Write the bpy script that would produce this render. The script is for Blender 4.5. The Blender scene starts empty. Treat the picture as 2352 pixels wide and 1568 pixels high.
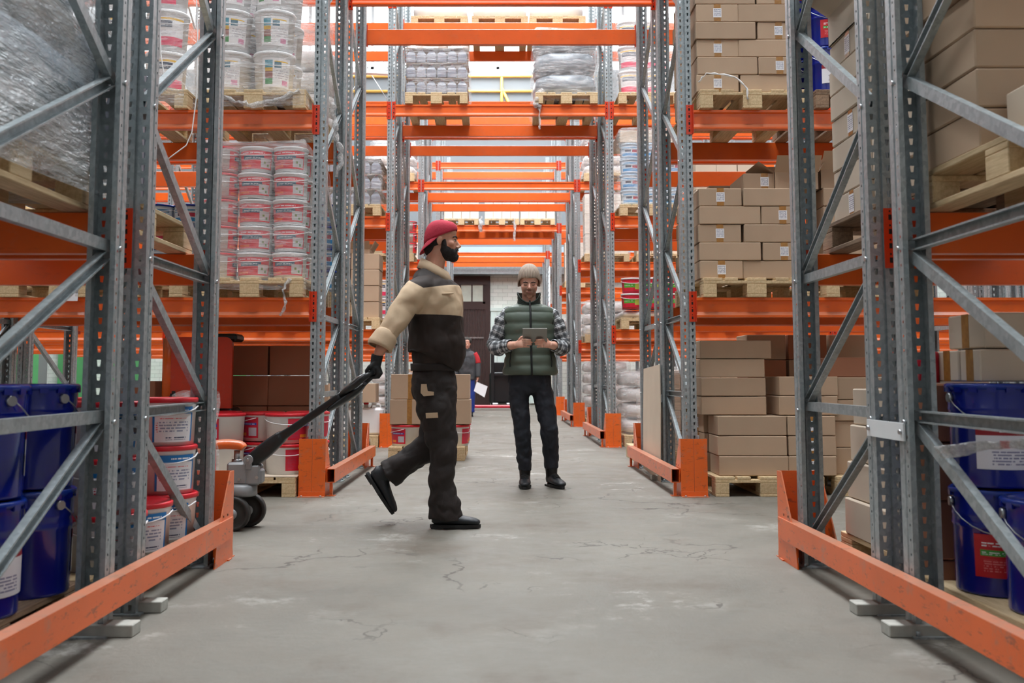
import bpy, math, random
from mathutils import Vector, Matrix
random.seed(7)
R = math.radians
C = bpy.context.scene.collection

# ------------------------------------------------------------------ materials
def lin(c):
    return tuple(((v/255)/12.92 if v/255 <= .04045 else (((v/255)+.055)/1.055)**2.4) for v in c)+(1,)
class NT:
    def __init__(s, name):
        s.m = bpy.data.materials.new(name); s.m.use_nodes = True
        s.t = s.m.node_tree; s.n = s.t.nodes; s.b = s.n['Principled BSDF']
        s.out = s.n['Material Output']
    def node(s, typ, **kw):
        nd = s.n.new(typ)
        for k, v in kw.items():
            if k in nd.inputs: nd.inputs[k].default_value = v
            else: setattr(nd, k, v)
        return nd
    def link(s, a, b): s.t.links.new(a, b)
    def math(s, op, a, b=None, c=None):
        nd = s.n.new('ShaderNodeMath'); nd.operation = op
        for i, v in enumerate((a, b, c)):
            if v is None: continue
            if isinstance(v, (int, float)): nd.inputs[i].default_value = v
            else: s.link(v, nd.inputs[i])
        return nd.outputs[0]
    def mix(s, f, a, b):
        nd = s.n.new('ShaderNodeMix'); nd.data_type = 'RGBA'
        for i, v in ((0, f), (6, a), (7, b)):
            if isinstance(v, (int, float)): nd.inputs[i].default_value = v
            elif isinstance(v, tuple): nd.inputs[i].default_value = v
            else: s.link(v, nd.inputs[i])
        return nd.outputs[2]
    def noise(s, scale, detail=3, coord='Object', stretch=None, rough=.5):
        tc = s.n.new('ShaderNodeTexCoord'); src = tc.outputs[coord]
        if stretch:
            mp = s.n.new('ShaderNodeMapping'); mp.inputs['Scale'].default_value = stretch
            s.link(src, mp.inputs[0]); src = mp.outputs[0]
        nz = s.n.new('ShaderNodeTexNoise'); nz.inputs['Scale'].default_value = scale
        nz.inputs['Detail'].default_value = detail; nz.inputs['Roughness'].default_value = rough
        s.link(src, nz.inputs['Vector']); return nz.outputs[0]
    def ramp(s, v, lo, hi):
        nd = s.n.new('ShaderNodeMapRange'); s.link(v, nd.inputs[0])
        nd.inputs[1].default_value = lo; nd.inputs[2].default_value = hi; return nd.outputs[0]
    def bump(s, h, strength=.3, dist=.01):
        nd = s.n.new('ShaderNodeBump'); nd.inputs['Strength'].default_value = strength
        nd.inputs['Distance'].default_value = dist; s.link(h, nd.inputs['Height'])
        s.link(nd.outputs[0], s.b.inputs['Normal']); return nd
    def col(s, v):
        if isinstance(v, tuple): s.b.inputs['Base Color'].default_value = v
        else: s.link(v, s.b.inputs['Base Color'])

def plain(name, c, rough=.5, metal=0, vary=.12, scale=6, bump=0, bscale=60, spec=None, objvar=0, coat=0):
    k = NT(name); c = lin(c)
    d = tuple(v*(1-vary) for v in c[:3])+(1,)
    col = k.mix(k.ramp(k.noise(scale), .3, .7), d, c) if vary else c
    if objvar:
        oi = k.n.new('ShaderNodeObjectInfo')
        hs = k.n.new('ShaderNodeHueSaturation')
        k.link(k.math('MULTIPLY_ADD', oi.outputs['Random'], objvar, 1-objvar*.5), hs.inputs['Value'])
        if isinstance(col, tuple): hs.inputs['Color'].default_value = col
        else: k.link(col, hs.inputs['Color'])
        col = hs.outputs[0]
    k.col(col)
    k.b.inputs['Roughness'].default_value = rough; k.b.inputs['Metallic'].default_value = metal
    if spec is not None: k.b.inputs['Specular IOR Level'].default_value = spec
    if coat: k.b.inputs['Coat Weight'].default_value = coat
    if bump: k.bump(k.noise(bscale, 4), bump, .004)
    return k.m

M = {}
def galv():
    k = NT('galvanised_steel')
    vo = k.node('ShaderNodeTexVoronoi', Scale=60.0); tc = k.n.new('ShaderNodeTexCoord'); k.link(tc.outputs['Object'], vo.inputs['Vector'])
    sp = k.n.new('ShaderNodeSeparateColor'); k.link(vo.outputs['Color'], sp.inputs[0])
    a = k.mix(sp.outputs[0], lin((146, 156, 159)), lin((172, 181, 184)))
    st = k.ramp(k.noise(3, 4, stretch=(6, 6, .6)), .45, .75)
    k.col(k.mix(k.math('MULTIPLY', st, .35), a, lin((122, 128, 127))))
    k.b.inputs['Metallic'].default_value = .45; k.b.inputs['Roughness'].default_value = .42
    return k.m
M['galv'] = galv()
def paint(name, base, wear=.5, dirt=(150, 140, 128)):
    k = NT(name)
    n1 = k.ramp(k.noise(7, 7, rough=.75), .55, .62)
    n2 = k.ramp(k.noise(26, 6, stretch=(.35, .35, 1.2), rough=.8), .565, .62)
    c = k.mix(k.ramp(k.noise(3, 3), .3, .7), lin(base), lin(tuple(v*.93 for v in base)))
    c = k.mix(k.math('MULTIPLY', n1, wear*.5), c, lin(dirt))
    c = k.mix(k.math('MULTIPLY', n2, wear), c, lin((120, 70, 50)))
    ge = k.n.new('ShaderNodeNewGeometry'); sg = k.n.new('ShaderNodeSeparateXYZ'); k.link(ge.outputs['Normal'], sg.inputs[0])
    c = k.mix(k.math('MULTIPLY', k.ramp(sg.outputs[2], .35, .75), k.math('MULTIPLY_ADD', k.noise(8, 5), .5, .35)), c, lin((158, 138, 122)))  # settled dust
    k.col(c); k.b.inputs['Roughness'].default_value = .3; k.bump(k.noise(30, 3), .08, .003)
    return k.m
M['orange'] = paint('orange_paint', (241, 106, 34), .12)
M['orange_worn'] = paint('worn_orange_paint', (240, 108, 38), .6)
M['red_paint'] = paint('red_orange_paint', (214, 62, 24), .15)
def wood(name, a, b):
    k = NT(name)
    g = k.ramp(k.noise(5, 6, stretch=(14, 1.2, 14), rough=.65), .35, .65)
    oi = k.n.new('ShaderNodeObjectInfo')
    c = k.mix(g, lin(a), lin(b))
    hs = k.n.new('ShaderNodeHueSaturation'); k.link(k.math('MULTIPLY_ADD', oi.outputs['Random'], .3, .82), hs.inputs['Value']); k.link(c, hs.inputs['Color'])
    k.col(hs.outputs[0]); k.b.inputs['Roughness'].default_value = .8; k.bump(g, .2, .003)
    return k.m
M['wood'] = wood('pallet_wood', (196, 168, 126), (224, 200, 160))
M['wood_old'] = wood('old_pallet_wood', (120, 96, 76), (158, 130, 104))
def carton(name, c):
    k = NT(name)
    g = k.noise(90, 2, stretch=(8, 8, .4)); b = k.ramp(k.noise(2.5, 3), .3, .7)
    c0 = k.mix(b, lin(tuple(v*.95 for v in c)), lin(c))
    oi = k.n.new('ShaderNodeObjectInfo'); hs = k.n.new('ShaderNodeHueSaturation')
    k.link(k.math('MULTIPLY_ADD', oi.outputs['Random'], .14, .93), hs.inputs['Value']); k.link(c0, hs.inputs['Color'])
    k.col(hs.outputs[0]); k.b.inputs['Roughness'].default_value = .75; k.b.inputs['Specular IOR Level'].default_value = .25
    k.bump(g, .12, .002); return k.m
M['card'] = carton('brown_cardboard', (188, 163, 138))
M['card_pale'] = carton('pale_cardboard', (214, 198, 178))
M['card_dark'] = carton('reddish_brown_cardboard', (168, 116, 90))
M['card_white'] = carton('white_cardboard', (232, 224, 212))
M['tape'] = plain('brown_packing_tape', (176, 126, 66), .2, vary=.3, scale=40)
M['white_pl'] = plain('white_plastic', (232, 232, 232), .32, vary=.04)
M['red_pl'] = plain('red_plastic', (218, 36, 50), .32, vary=.06)
M['crimson'] = plain('crimson_plastic', (200, 30, 56), .32, vary=.06)
M['blue_drum'] = plain('blue_enamel', (10, 28, 138), .2, vary=.12, coat=.4)
M['blue_lid'] = plain('light_blue_enamel', (16, 52, 150), .25, vary=.08)
M['steel'] = plain('bare_steel', (178, 180, 182), .3, metal=.85, vary=.1)
M['black_pl'] = plain('black_plastic', (24, 26, 28), .35, vary=.1)
M['black_rub'] = plain('dark_rubber', (42, 40, 38), .6, vary=.2)
M['grey_pl'] = plain('grey_plastic', (132, 136, 148), .3, vary=.06)
M['greycast'] = plain('grey_cast_metal', (156, 158, 160), .5, metal=.3, vary=.2)
M['teal_tub'] = plain('pale_blue_plastic', (186, 208, 226), .35, vary=.05)
M['white_paint'] = plain('white_painted_metal', (226, 230, 232), .4, vary=.06)
M['paper'] = plain('white_paper', (236, 237, 240), .7, vary=.03)
M['bag'] = plain('white_sack', (226, 222, 220), .45, vary=.1, bump=.5, bscale=14)
M['bag_grey'] = plain('silver_grey_sack', (140, 150, 158), .22, vary=.35, bump=.5, bscale=12)
M['dark_brown'] = plain('dark_brown_paint', (58, 36, 32), .55, vary=.15)
M['hole'] = plain('dark_recess', (30, 20, 18), .9, vary=0)
M['strap'] = plain('white_strapping', (235, 235, 235), .35, vary=0)
M['concrete_bit'] = plain('old_timber_shim', (176, 176, 168), .85, vary=.25, scale=20)
M['glass_dim'] = plain('frosted_glass', (206, 216, 204), .25, vary=.12)
M['green'] = plain('green_paint', (96, 170, 110), .5, vary=.1)

def film(name, tint=(255, 255, 255), base=.3, amp=.5, scale=5, stretch=(1, 1, 5), bumps=.6, metal=0):
    k = NT(name)
    a = k.ramp(k.noise(scale, 5, stretch=stretch, rough=.65), .38, .72)
    h = k.noise(scale*2.2, 4, stretch=stretch, rough=.6)
    k.col(lin(tint)); k.b.inputs['Roughness'].default_value = .16
    k.b.inputs['Specular IOR Level'].default_value = .9; k.b.inputs['Metallic'].default_value = metal
    k.link(k.math('MULTIPLY_ADD', a, amp, base), k.b.inputs['Alpha'])
    k.bump(h, bumps, .06)
    return k.m
M['film'] = film('stretch_film', base=.08, amp=.36)
M['film_pink'] = film('stretch_film_tight', base=.08, amp=.30, stretch=(1, 1, 9), bumps=.4)
M['film_thick'] = film('thick_stretch_film', tint=(236, 242, 245), base=.42, amp=.42, scale=1.8, stretch=(1.2, 1.2, 6), bumps=1.0, metal=.2)
M['film_tail'] = film('film_tail', base=.3, amp=.5, scale=20, stretch=(1, 1, 1), bumps=1.0)

def label(name, bg, blocks, rough=.4):
    """blocks: (u0,v0,u1,v1,colour[,lines]) drawn in order on the label's own UV"""
    k = NT(name); uv = k.n.new('ShaderNodeUVMap'); sp = k.n.new('ShaderNodeSeparateXYZ'); k.link(uv.outputs[0], sp.inputs[0])
    u, v = sp.outputs[0], sp.outputs[1]; c = lin(bg)
    for b in blocks:
        u0, v0, u1, v1, cc = b[:5]
        m = k.math('MULTIPLY', k.math('MULTIPLY', k.math('GREATER_THAN', u, u0), k.math('LESS_THAN', u, u1)),
                   k.math('MULTIPLY', k.math('GREATER_THAN', v, v0), k.math('LESS_THAN', v, v1)))
        if len(b) > 5:
            n = b[5]; m = k.math('MULTIPLY', m, k.math('GREATER_THAN', k.math('FRACT', k.math('MULTIPLY', v, n)), .5))
            nz = k.n.new('ShaderNodeTexNoise'); nz.inputs['Scale'].default_value = n*1.6; nz.inputs['Detail'].default_value = 1
            cb = k.n.new('ShaderNodeCombineXYZ'); k.link(u, cb.inputs[0]); k.link(k.math('FLOOR', k.math('MULTIPLY', v, n)), cb.inputs[1]); k.link(cb.outputs[0], nz.inputs['Vector'])
            m = k.math('MULTIPLY', m, k.math('GREATER_THAN', nz.outputs[0], .43))
        c = k.mix(m, c, lin(cc))
    k.col(c); k.b.inputs['Roughness'].default_value = rough
    return k.m
W_, BK, RD, BL, GR, YL = (240, 240, 242), (40, 40, 46), (205, 30, 48), (28, 120, 190), (60, 170, 80), (240, 190, 40)
M['lab_ship'] = label('shipping_label', (240, 240, 243), [(.08, .1, .92, .9, (110, 115, 140), 9)])
M['lab_red'] = label('red_tub_label', (222, 40, 56), [(.12, .80, .75, .9, (250, 220, 225), 10), (.16, .5, .74, .72, (30, 92, 120)), (.2, .56, .66, .66, W_, 14), (.66, .08, .97, .6, (205, 200, 200)), (.74, .3, .8, .42, (120, 130, 60)), (.84, .15, .9, .28, (90, 140, 70)), (.05, .08, .4, .2, (240, 110, 60))])
M['lab_redwhite'] = label('red_white_tub_label', (206, 34, 60), [(.4, .62, .95, .74, (60, 70, 170)), (.42, .64, .9, .71, W_, 16), (.35, .1, .6, .25, (240, 140, 40)), (.7, .1, .95, .5, (190, 190, 200)), (.06, .1, .3, .9, (190, 60, 90), 14)])
M['lab_blue'] = label('blue_band_label', (238, 238, 242), [(0, .8, 1, 1, BL), (.35, .84, .85, .93, W_, 12), (.15, .64, .8, .7, (220, 80, 90), 22), (.15, .26, .85, .58, (150, 155, 180), 12), (.08, .26, .12, .58, (220, 80, 90), 16), (.3, .06, .8, .14, (70, 80, 110), 14), (0, 0, .05, .8, BL), (.95, 0, 1, .8, BL)])
M['lab_multi'] = label('picture_label', (240, 238, 238), [(.1, .66, .36, .92, (70, 150, 170)), (.1, .54, .36, .66, YL), (.1, .3, .36, .54, (150, 90, 80)), (.1, .1, .36, .3, (80, 150, 90)), (.42, .66, .66, .86, (60, 110, 130)), (.42, .86, .9, .9, YL), (.46, .3, .95, .6, (200, 195, 200), 12), (.7, .08, .92, .25, (226, 150, 180))])
M['lab_pink'] = label('pink_label', (240, 238, 238), [(.0, .0, 1, .3, (232, 60, 100)), (.1, .62, .7, .85, (60, 70, 90)), (.14, .68, .6, .78, W_, 20), (0, .88, 1, .95, YL), (.1, .36, .8, .5, (205, 200, 205), 20)])
M['lab_drum_red'] = label('red_drum_label', (196, 28, 38), [(.1, .72, .5, .82, W_, 16), (.08, .5, .5, .64, (60, 160, 60)), (.1, .53, .45, .61, W_, 22), (.12, .12, .45, .42, (220, 120, 120), 18), (.55, .2, .8, .5, (190, 210, 200)), (.6, .15, .66, .45, (80, 150, 60))])
M['lab_drum_white'] = label('white_drum_label', (234, 234, 240), [(0, .8, 1, 1, (150, 22, 36)), (.3, .84, .75, .94, W_, 12), (.3, .5, .42, .68, RD), (.2, .1, .8, .45, (140, 140, 170), 14)])
M['lab_green'] = label('green_red_label', (196, 28, 52), [(.1, .35, .6, .75, (90, 170, 60)), (.1, .5, .5, .6, W_, 14), (.6, .2, .95, .7, (180, 190, 80))])
M['lab_lb'] = label('pale_blue_label', (214, 228, 240), [(.1, .7, .9, .9, (90, 150, 190)), (.25, .45, .5, .65, (70, 70, 90)), (.55, .4, .8, .66, (190, 50, 80)), (.1, .1, .9, .35, (60, 150, 210))])

# ------------------------------------------------------------------ mesh building
class MB:
    def __init__(s): s.v = []; s.f = []; s.m = []; s.uv = {}; s.smooth = set()
    def face(s, idx, mi=0, uv=None, sm=False):
        if uv: s.uv[len(s.f)] = uv
        if sm: s.smooth.add(len(s.f))
        s.f.append(tuple(idx)); s.m.append(mi)
    def quad(s, a, b, c, d, mi=0, uv=None):
        n = len(s.v); s.v += [tuple(a), tuple(b), tuple(c), tuple(d)]; s.face((n, n+1, n+2, n+3), mi, uv)
    def box(s, lo, hi, mi=0, mat=None, bev=0):
        x0, y0, z0 = lo; x1, y1, z1 = hi
        P = [(x0, y0, z0), (x1, y0, z0), (x1, y1, z0), (x0, y1, z0), (x0, y0, z1), (x1, y0, z1), (x1, y1, z1), (x0, y1, z1)]
        F = [(0, 3, 2, 1), (4, 5, 6, 7), (0, 1, 5, 4), (1, 2, 6, 5), (2, 3, 7, 6), (3, 0, 4, 7)]
        if bev:
            b = bev; P = []; idx = {}
            for sx in (0, 1):
                for sy in (0, 1):
                    for sz in (0, 1):
                        X, Y, Z = (x0, x1)[sx], (y0, y1)[sy], (z0, z1)[sz]
                        ix, iy, iz = X+(b, -b)[sx], Y+(b, -b)[sy], Z+(b, -b)[sz]
                        for ax, p in (('x', (X, iy, iz)), ('y', (ix, Y, iz)), ('z', (ix, iy, Z))):
                            idx[(ax, sx, sy, sz)] = len(P); P.append(p)
            F = []
            for s0 in (0, 1):
                q = [(s0, 0, 0), (s0, 1, 0), (s0, 1, 1), (s0, 0, 1)]; f = [idx[('x',)+t] for t in q]; F.append(tuple(f if s0 else f[::-1]))
                q = [(0, s0, 0), (1, s0, 0), (1, s0, 1), (0, s0, 1)]; f = [idx[('y',)+t] for t in q]; F.append(tuple(f[::-1] if s0 else f))
                q = [(0, 0, s0), (1, 0, s0), (1, 1, s0), (0, 1, s0)]; f = [idx[('z',)+t] for t in q]; F.append(tuple(f if s0 else f[::-1]))
            for a in (0, 1):
                for b2 in (0, 1):
                    F.append((idx[('x', a, b2, 0)], idx[('x', a, b2, 1)], idx[('y', a, b2, 1)], idx[('y', a, b2, 0)]))
                    F.append((idx[('x', a, 0, b2)], idx[('x', a, 1, b2)], idx[('z', a, 1, b2)], idx[('z', a, 0, b2)]))
                    F.append((idx[('y', 0, a, b2)], idx[('y', 1, a, b2)], idx[('z', 1, a, b2)], idx[('z', 0, a, b2)]))
                    for c2 in (0, 1): F.append((idx[('x', a, b2, c2)], idx[('y', a, b2, c2)], idx[('z', a, b2, c2)]))
        n = len(s.v)
        s.v += [tuple(mat @ Vector(p)) if mat else p for p in P]
        for f in F: s.face([n+i for i in f], mi)
    def prism(s, prof, p0, p1, side, up, mi=0, cap=True, closed=True):
        """sweep 2-D profile (a,b) along p0->p1; a along side, b along up"""
        p0, p1, side, up = map(Vector, (p0, p1, side, up)); n = len(s.v); k = len(prof)
        for p in (p0, p1):
            for a, b in prof: s.v.append(tuple(p+side*a+up*b))
        for i in range(k if closed else k-1):
            j = (i+1) % k; s.face((n+i, n+j, n+k+j, n+k+i), mi)
        if cap and closed: s.face([n+i for i in range(k)][::-1], mi); s.face([n+k+i for i in range(k)], mi)
    def tube(s, pts, r, seg=8, mi=0, cap=True):
        pts = [Vector(p) for p in pts]; rs = r if isinstance(r, (list, tuple)) else [r]*len(pts)
        n = len(s.v); up = None
        for i, p in enumerate(pts):
            t = (pts[min(i+1, len(pts)-1)]-pts[max(i-1, 0)]).normalized()
            if up is None: up = t.orthogonal().normalized()
            up = (up-t*up.dot(t)).normalized(); sd = t.cross(up)
            for k in range(seg):
                a = 2*math.pi*k/seg; s.v.append(tuple(p+(up*math.cos(a)+sd*math.sin(a))*rs[i]))
        for i in range(len(pts)-1):
            for k in range(seg):
                k2 = (k+1) % seg; s.face((n+i*seg+k, n+i*seg+k2, n+(i+1)*seg+k2, n+(i+1)*seg+k), mi, sm=True)
        if cap:
            s.face([n+k for k in range(seg)][::-1], mi); m = n+(len(pts)-1)*seg; s.face([m+k for k in range(seg)], mi)
    def lathe(s, prof, seg=24, mi=0, c=(0, 0, 0), a0=0, a1=2*math.pi, uv=False):
        n = len(s.v); full = abs(a1-a0-2*math.pi) < 1e-6; k = seg if full else seg+1
        for r, z in prof:
            for i in range(k):
                a = a0+(a1-a0)*i/seg; s.v.append((c[0]+r*math.cos(a), c[1]+r*math.sin(a), c[2]+z))
        L = len(prof)
        for j in range(L-1):
            for i in range(seg):
                i2 = (i+1) % k
                u = None
                if uv: u = [(i/seg, j/(L-1)), ((i+1)/seg, j/(L-1)), ((i+1)/seg, (j+1)/(L-1)), (i/seg, (j+1)/(L-1))]
                s.face((n+j*k+i, n+j*k+i2, n+(j+1)*k+i2, n+(j+1)*k+i), mi, u, sm=True)
    def ell(s, c, r, seg=16, rings=10, mi=0, mat=None):
        c = Vector(c); n = len(s.v)
        def P(x, y, z):
            p = Vector((x*r[0], y*r[1], z*r[2]))
            return tuple(c+(mat @ p if mat else p))
        s.v.append(P(0, 0, 1))
        for j in range(1, rings):
            t = math.pi*j/rings
            for i in range(seg):
                a = 2*math.pi*i/seg; s.v.append(P(math.sin(t)*math.cos(a), math.sin(t)*math.sin(a), math.cos(t)))
        s.v.append(P(0, 0, -1)); L = n+1+(rings-1)*seg
        for i in range(seg):
            i2 = (i+1) % seg; s.face((n, n+1+i, n+1+i2), mi, sm=True)
            for j in range(rings-2):
                b = n+1+j*seg; s.face((b+i, b+seg+i, b+seg+i2, b+i2), mi, sm=True)
            b = n+1+(rings-2)*seg; s.face((b+i, L, b+i2), mi, sm=True)
    def loft(s, rings, seg=28, side=(0, 1, 0), sub=4, mi=0, cap=True, tscale=1, mod=None, power=2.0):
        """rings: (x,y,z,a,b) a = half-width along side, b = half-depth; smoothly interpolated"""
        side = Vector(side).normalized(); K = len(rings); out = []
        for i in range(K-1):
            p = [rings[max(i-1, 0)], rings[i], rings[i+1], rings[min(i+2, K-1)]]
            for q in range(sub):
                t = q/sub; out.append([.5*((2*p[1][d])+(-p[0][d]+p[2][d])*t+(2*p[0][d]-5*p[1][d]+4*p[2][d]-p[3][d])*t*t+(-p[0][d]+3*p[1][d]-3*p[2][d]+p[3][d])*t**3) for d in range(5)])
        out.append(list(rings[-1])); n = len(s.v); L = len(out); ln = 0
        for i, q in enumerate(out):
            c = Vector(q[:3]); t = (Vector(out[min(i+1, L-1)][:3])-Vector(out[max(i-1, 0)][:3])).normalized()
            if i: ln += (c-Vector(out[i-1][:3])).length
            fwd = side.cross(t).normalized(); sd = t.cross(fwd).normalized()
            q.append(ln)
            for k in range(seg):
                a = 2*math.pi*k/seg; ca, sa = math.cos(a), math.sin(a)
                ca = math.copysign(abs(ca)**(2/power), ca); sa = math.copysign(abs(sa)**(2/power), sa)
                m_ = mod(i/(L-1), a, ln) if mod else 0
                s.v.append(tuple(c+sd*ca*(q[3]+m_)+fwd*sa*(q[4]+m_)))
        for i in range(L-1):
            per = 2*math.pi*(out[i][3]+out[i][4])/2
            for k in range(seg):
                k2 = (k+1) % seg
                s.face((n+i*seg+k, n+i*seg+k2, n+(i+1)*seg+k2, n+(i+1)*seg+k), mi,
                       [(k/seg*.5, out[i][5]), ((k+1)/seg*.5, out[i][5]), ((k+1)/seg*.5, out[i+1][5]), (k/seg*.5, out[i+1][5])], sm=True)
        if cap: s.face([n+k for k in range(seg)][::-1], mi); m = n+(L-1)*seg; s.face([m+k for k in range(seg)], mi)
    def mesh(s, name, mats):
        me = bpy.data.meshes.new(name); me.from_pydata(s.v, [], s.f)
        for m in (mats if isinstance(mats, (list, tuple)) else [mats]): me.materials.append(M[m] if isinstance(m, str) else m)
        if any(s.m): me.polygons.foreach_set('material_index', s.m)
        if s.smooth: me.polygons.foreach_set('use_smooth', [i in s.smooth for i in range(len(s.f))])
        if s.uv:
            ul = me.uv_layers.new(name='UVMap')
            for fi, u in s.uv.items():
                ls = me.polygons[fi].loop_start
                for q, t in enumerate(u): ul.data[ls+q].uv = t
        me.update(); return me
    def build(s, name, mats, parent=None, loc=None, rz=None):
        return put(name, s.mesh(name, mats), parent, loc, rz)

def put(name, me, parent=None, loc=None, rz=None, rot=None):
    o = bpy.data.objects.new(name, me); C.objects.link(o)
    if parent is not None: o.parent = parent
    if loc: o.location = loc
    if rz: o.rotation_euler = (0, 0, rz)
    if rot: o.rotation_euler = rot
    return o
def tag(o, lab, cat, group=None):
    o['label'] = lab; o['category'] = cat
    if group: o['group'] = group
    return o
def thing(name, lab, cat, loc=(0, 0, 0), rz=0, group=None):
    o = bpy.data.objects.new(name, None); C.objects.link(o); o.empty_display_size = .1
    o.location = loc; o.rotation_euler = (0, 0, rz); return tag(o, lab, cat, group)
def struct(name, mb, m):
    o = mb.build(name, m); o['kind'] = 'structure'; return o
KIDS = {}
def kid(parent, o):
    KIDS.setdefault(parent.name, []).append(o); return o
def stamp(proto, loc, rz, lab, cat, group=None):
    """proto: (name, [(part name, mesh, offset, label, [sub parts])...]) -> one thing with its parts"""
    name, parts = proto
    t = thing(name, lab, cat, loc, rz, group)
    for p in parts:
        o = put(p[0], p[1], t, p[2] if len(p) > 2 and p[2] else None)
        if len(p) > 3 and p[3]: o['label'] = p[3]
        for q in (p[4] if len(p) > 4 else ()): put(q[0], q[1], o)
    return t

ORD = ['bottom', 'second', 'third', 'fourth', 'fifth', 'sixth', 'seventh', 'eighth', 'ninth', 'tenth', 'eleventh']
def nth(i, n):
    return 'top' if i == n-1 and n > 1 else ORD[i]

# ------------------------------------------------------------------ rack geometry constants (metres)
ROWS = [2.53, 7.52, 12.60, 17.70, 22.85, 27.95]
RNAME = ['nearest', 'second', 'third', 'fourth', 'fifth', 'farthest']
DB, DC, DD = 1.02, 1.24, 2.25
XI = 1.355; XOFF = {0: (-.03, .02)}; PW = .10; BAY = 2.70; PD = .085
LV = [0, 1.47, 2.91, 4.36, 5.83]; BH = .15
PH = 7.1

def post_mesh():
    b = MB(); w = PW/2
    def strip(p0, p1, hole=None):
        """vertical sheet between plan points p0,p1; hole=(width fraction span, height, taper)"""
        if not hole:
            b.quad((*p0, 0), (*p1, 0), (*p1, PH), (*p0, PH)); return
        h, tp = hole; n = int(PH/.05); z = 0
        for i in range(n):
            z0, z1 = i*.05+.015, i*.05+.015+h
            b.quad((*p0, z), (*p1, z), (*p1, z0), (*p0, z0)); z = z1
            if tp:
                q0 = [p0[k]+(p1[k]-p0[k])*tp for k in (0, 1)]; q1 = [p1[k]-(p1[k]-p0[k])*tp for k in (0, 1)]
                n0 = len(b.v); b.v += [(*p0, z0), (*q0, z0), (*p0, z1)]; b.face((n0, n0+1, n0+2))
                n0 = len(b.v); b.v += [(*p1, z0), (*q1, z0), (*p1, z1)]; b.face((n0, n0+2, n0+1))
        b.quad((*p0, z), (*p1, z), (*p1, PH), (*p0, PH))
    for sx in (-1, 1):
        strip((sx*w*.12, 0), (sx*w*.42, 0)); strip((sx*w*.42, 0), (sx*w*.72, 0), (.023, .2)); strip((sx*w*.72, 0), (sx*w, 0))
        strip((sx*w, 0), (sx*w, .036)); strip((sx*w, .036), (sx*w*.93, .040)); strip((sx*w*.93, .040), (sx*w*.93, .048)); strip((sx*w*.93, .048), (sx*w, .052))
        strip((sx*w, .052), (sx*w, .062)); strip((sx*w, .062), (sx*w, .070), (.009, 0)); strip((sx*w, .070), (sx*w, PD)); strip((sx*w, PD), (sx*w*.62, PD))
        strip((sx*w*.12, 0), (sx*w*.06, .008))
    strip((-w*.06, .008), (w*.06, .008))
    return b.mesh('upright_post', 'galv')
POST = post_mesh()
def brace_mesh(L):
    b = MB(); a, h, t = .021, .028, .003
    prof = [(-a, 0), (a, 0), (a, h), (a-.006, h), (a-.006, h-t), (a-t, h-t), (a-t, t), (-a+t, t), (-a+t, h-t), (-a+.006, h-t), (-a+.006, h), (-a, h)]
    b.prism(prof, (0, 0, 0), (L, 0, 0), (0, 0, 1), (0, 1, 0)); return b.mesh('brace', 'galv')
_br = {}
def brace(parent, X, y0, z0, y1, z1, flip=1):
    L = round(math.hypot(y1-y0, z1-z0), 3); me = _br.get(L) or _br.setdefault(L, brace_mesh(L))
    o = put('brace', me, parent)
    u = Vector((0, y1-y0, z1-z0)).normalized(); v = Vector((flip, 0, 0)); w = u.cross(v)
    m = Matrix((u, v, w)).transposed().to_4x4(); m.translation = Vector((X-.014*flip, y0, z0)); o.matrix_basis = m
BEAMP = [(0, 0), (-.052, 0), (-.055, .004), (-.055, .018), (-.034, .044), (-.036, .122), (-.05, .130), (-.05, BH), (-.004, BH), (0, .146)]
def beam_mesh(L):
    b = MB(); b.prism([(p[0], p[1]) for p in BEAMP], (-L/2, 0, 0), (L/2, 0, 0), (0, 1, 0), (0, 0, 1)); return b.mesh('beam', 'orange')
BEAM = beam_mesh(BAY-.004)
def conn_mesh():
    b = MB(); b.box((0, -.006, -.03), (.046, -.001, .20), 0); b.box((0, -.05, -.03), (-.004, -.001, .20), 0)
    for i in range(4):
        z = -.01+i*.055; b.box((.016, -.0066, z), (.028, -.0059, z+.02), 1)
        b.box((.02, -.0068, z+.03), (.026, -.0059, z+.037), 1)
    return b.mesh('connector', ['red_paint', 'hole'])
CONN = conn_mesh()
cm = MB(); cm.v = [(-v.co.x, v.co.y, v.co.z) for v in CONN.vertices]
for p in CONN.polygons: cm.face(tuple(p.vertices)[::-1], p.material_index)
CONN_M = cm.mesh('connector', ['red_paint', 'hole'])
def base_mesh():
    b = MB(); b.box((-.07, -.02, 0), (.07, .12, .006)); b.tube([(-.05, .0, .006), (-.05, 0, .022)], .008, 6); b.tube([(.05, .1, .006), (.05, .1, .022)], .008, 6)
    return b.mesh('base_plate', 'galv')
BASEP = base_mesh()
def bolt_mesh():
    b = MB(); b.tube([(-.006, 0, 0), (.006, 0, 0)], .009, 6); return b.mesh('bolt', 'steel')
BOLT = bolt_mesh()

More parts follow.
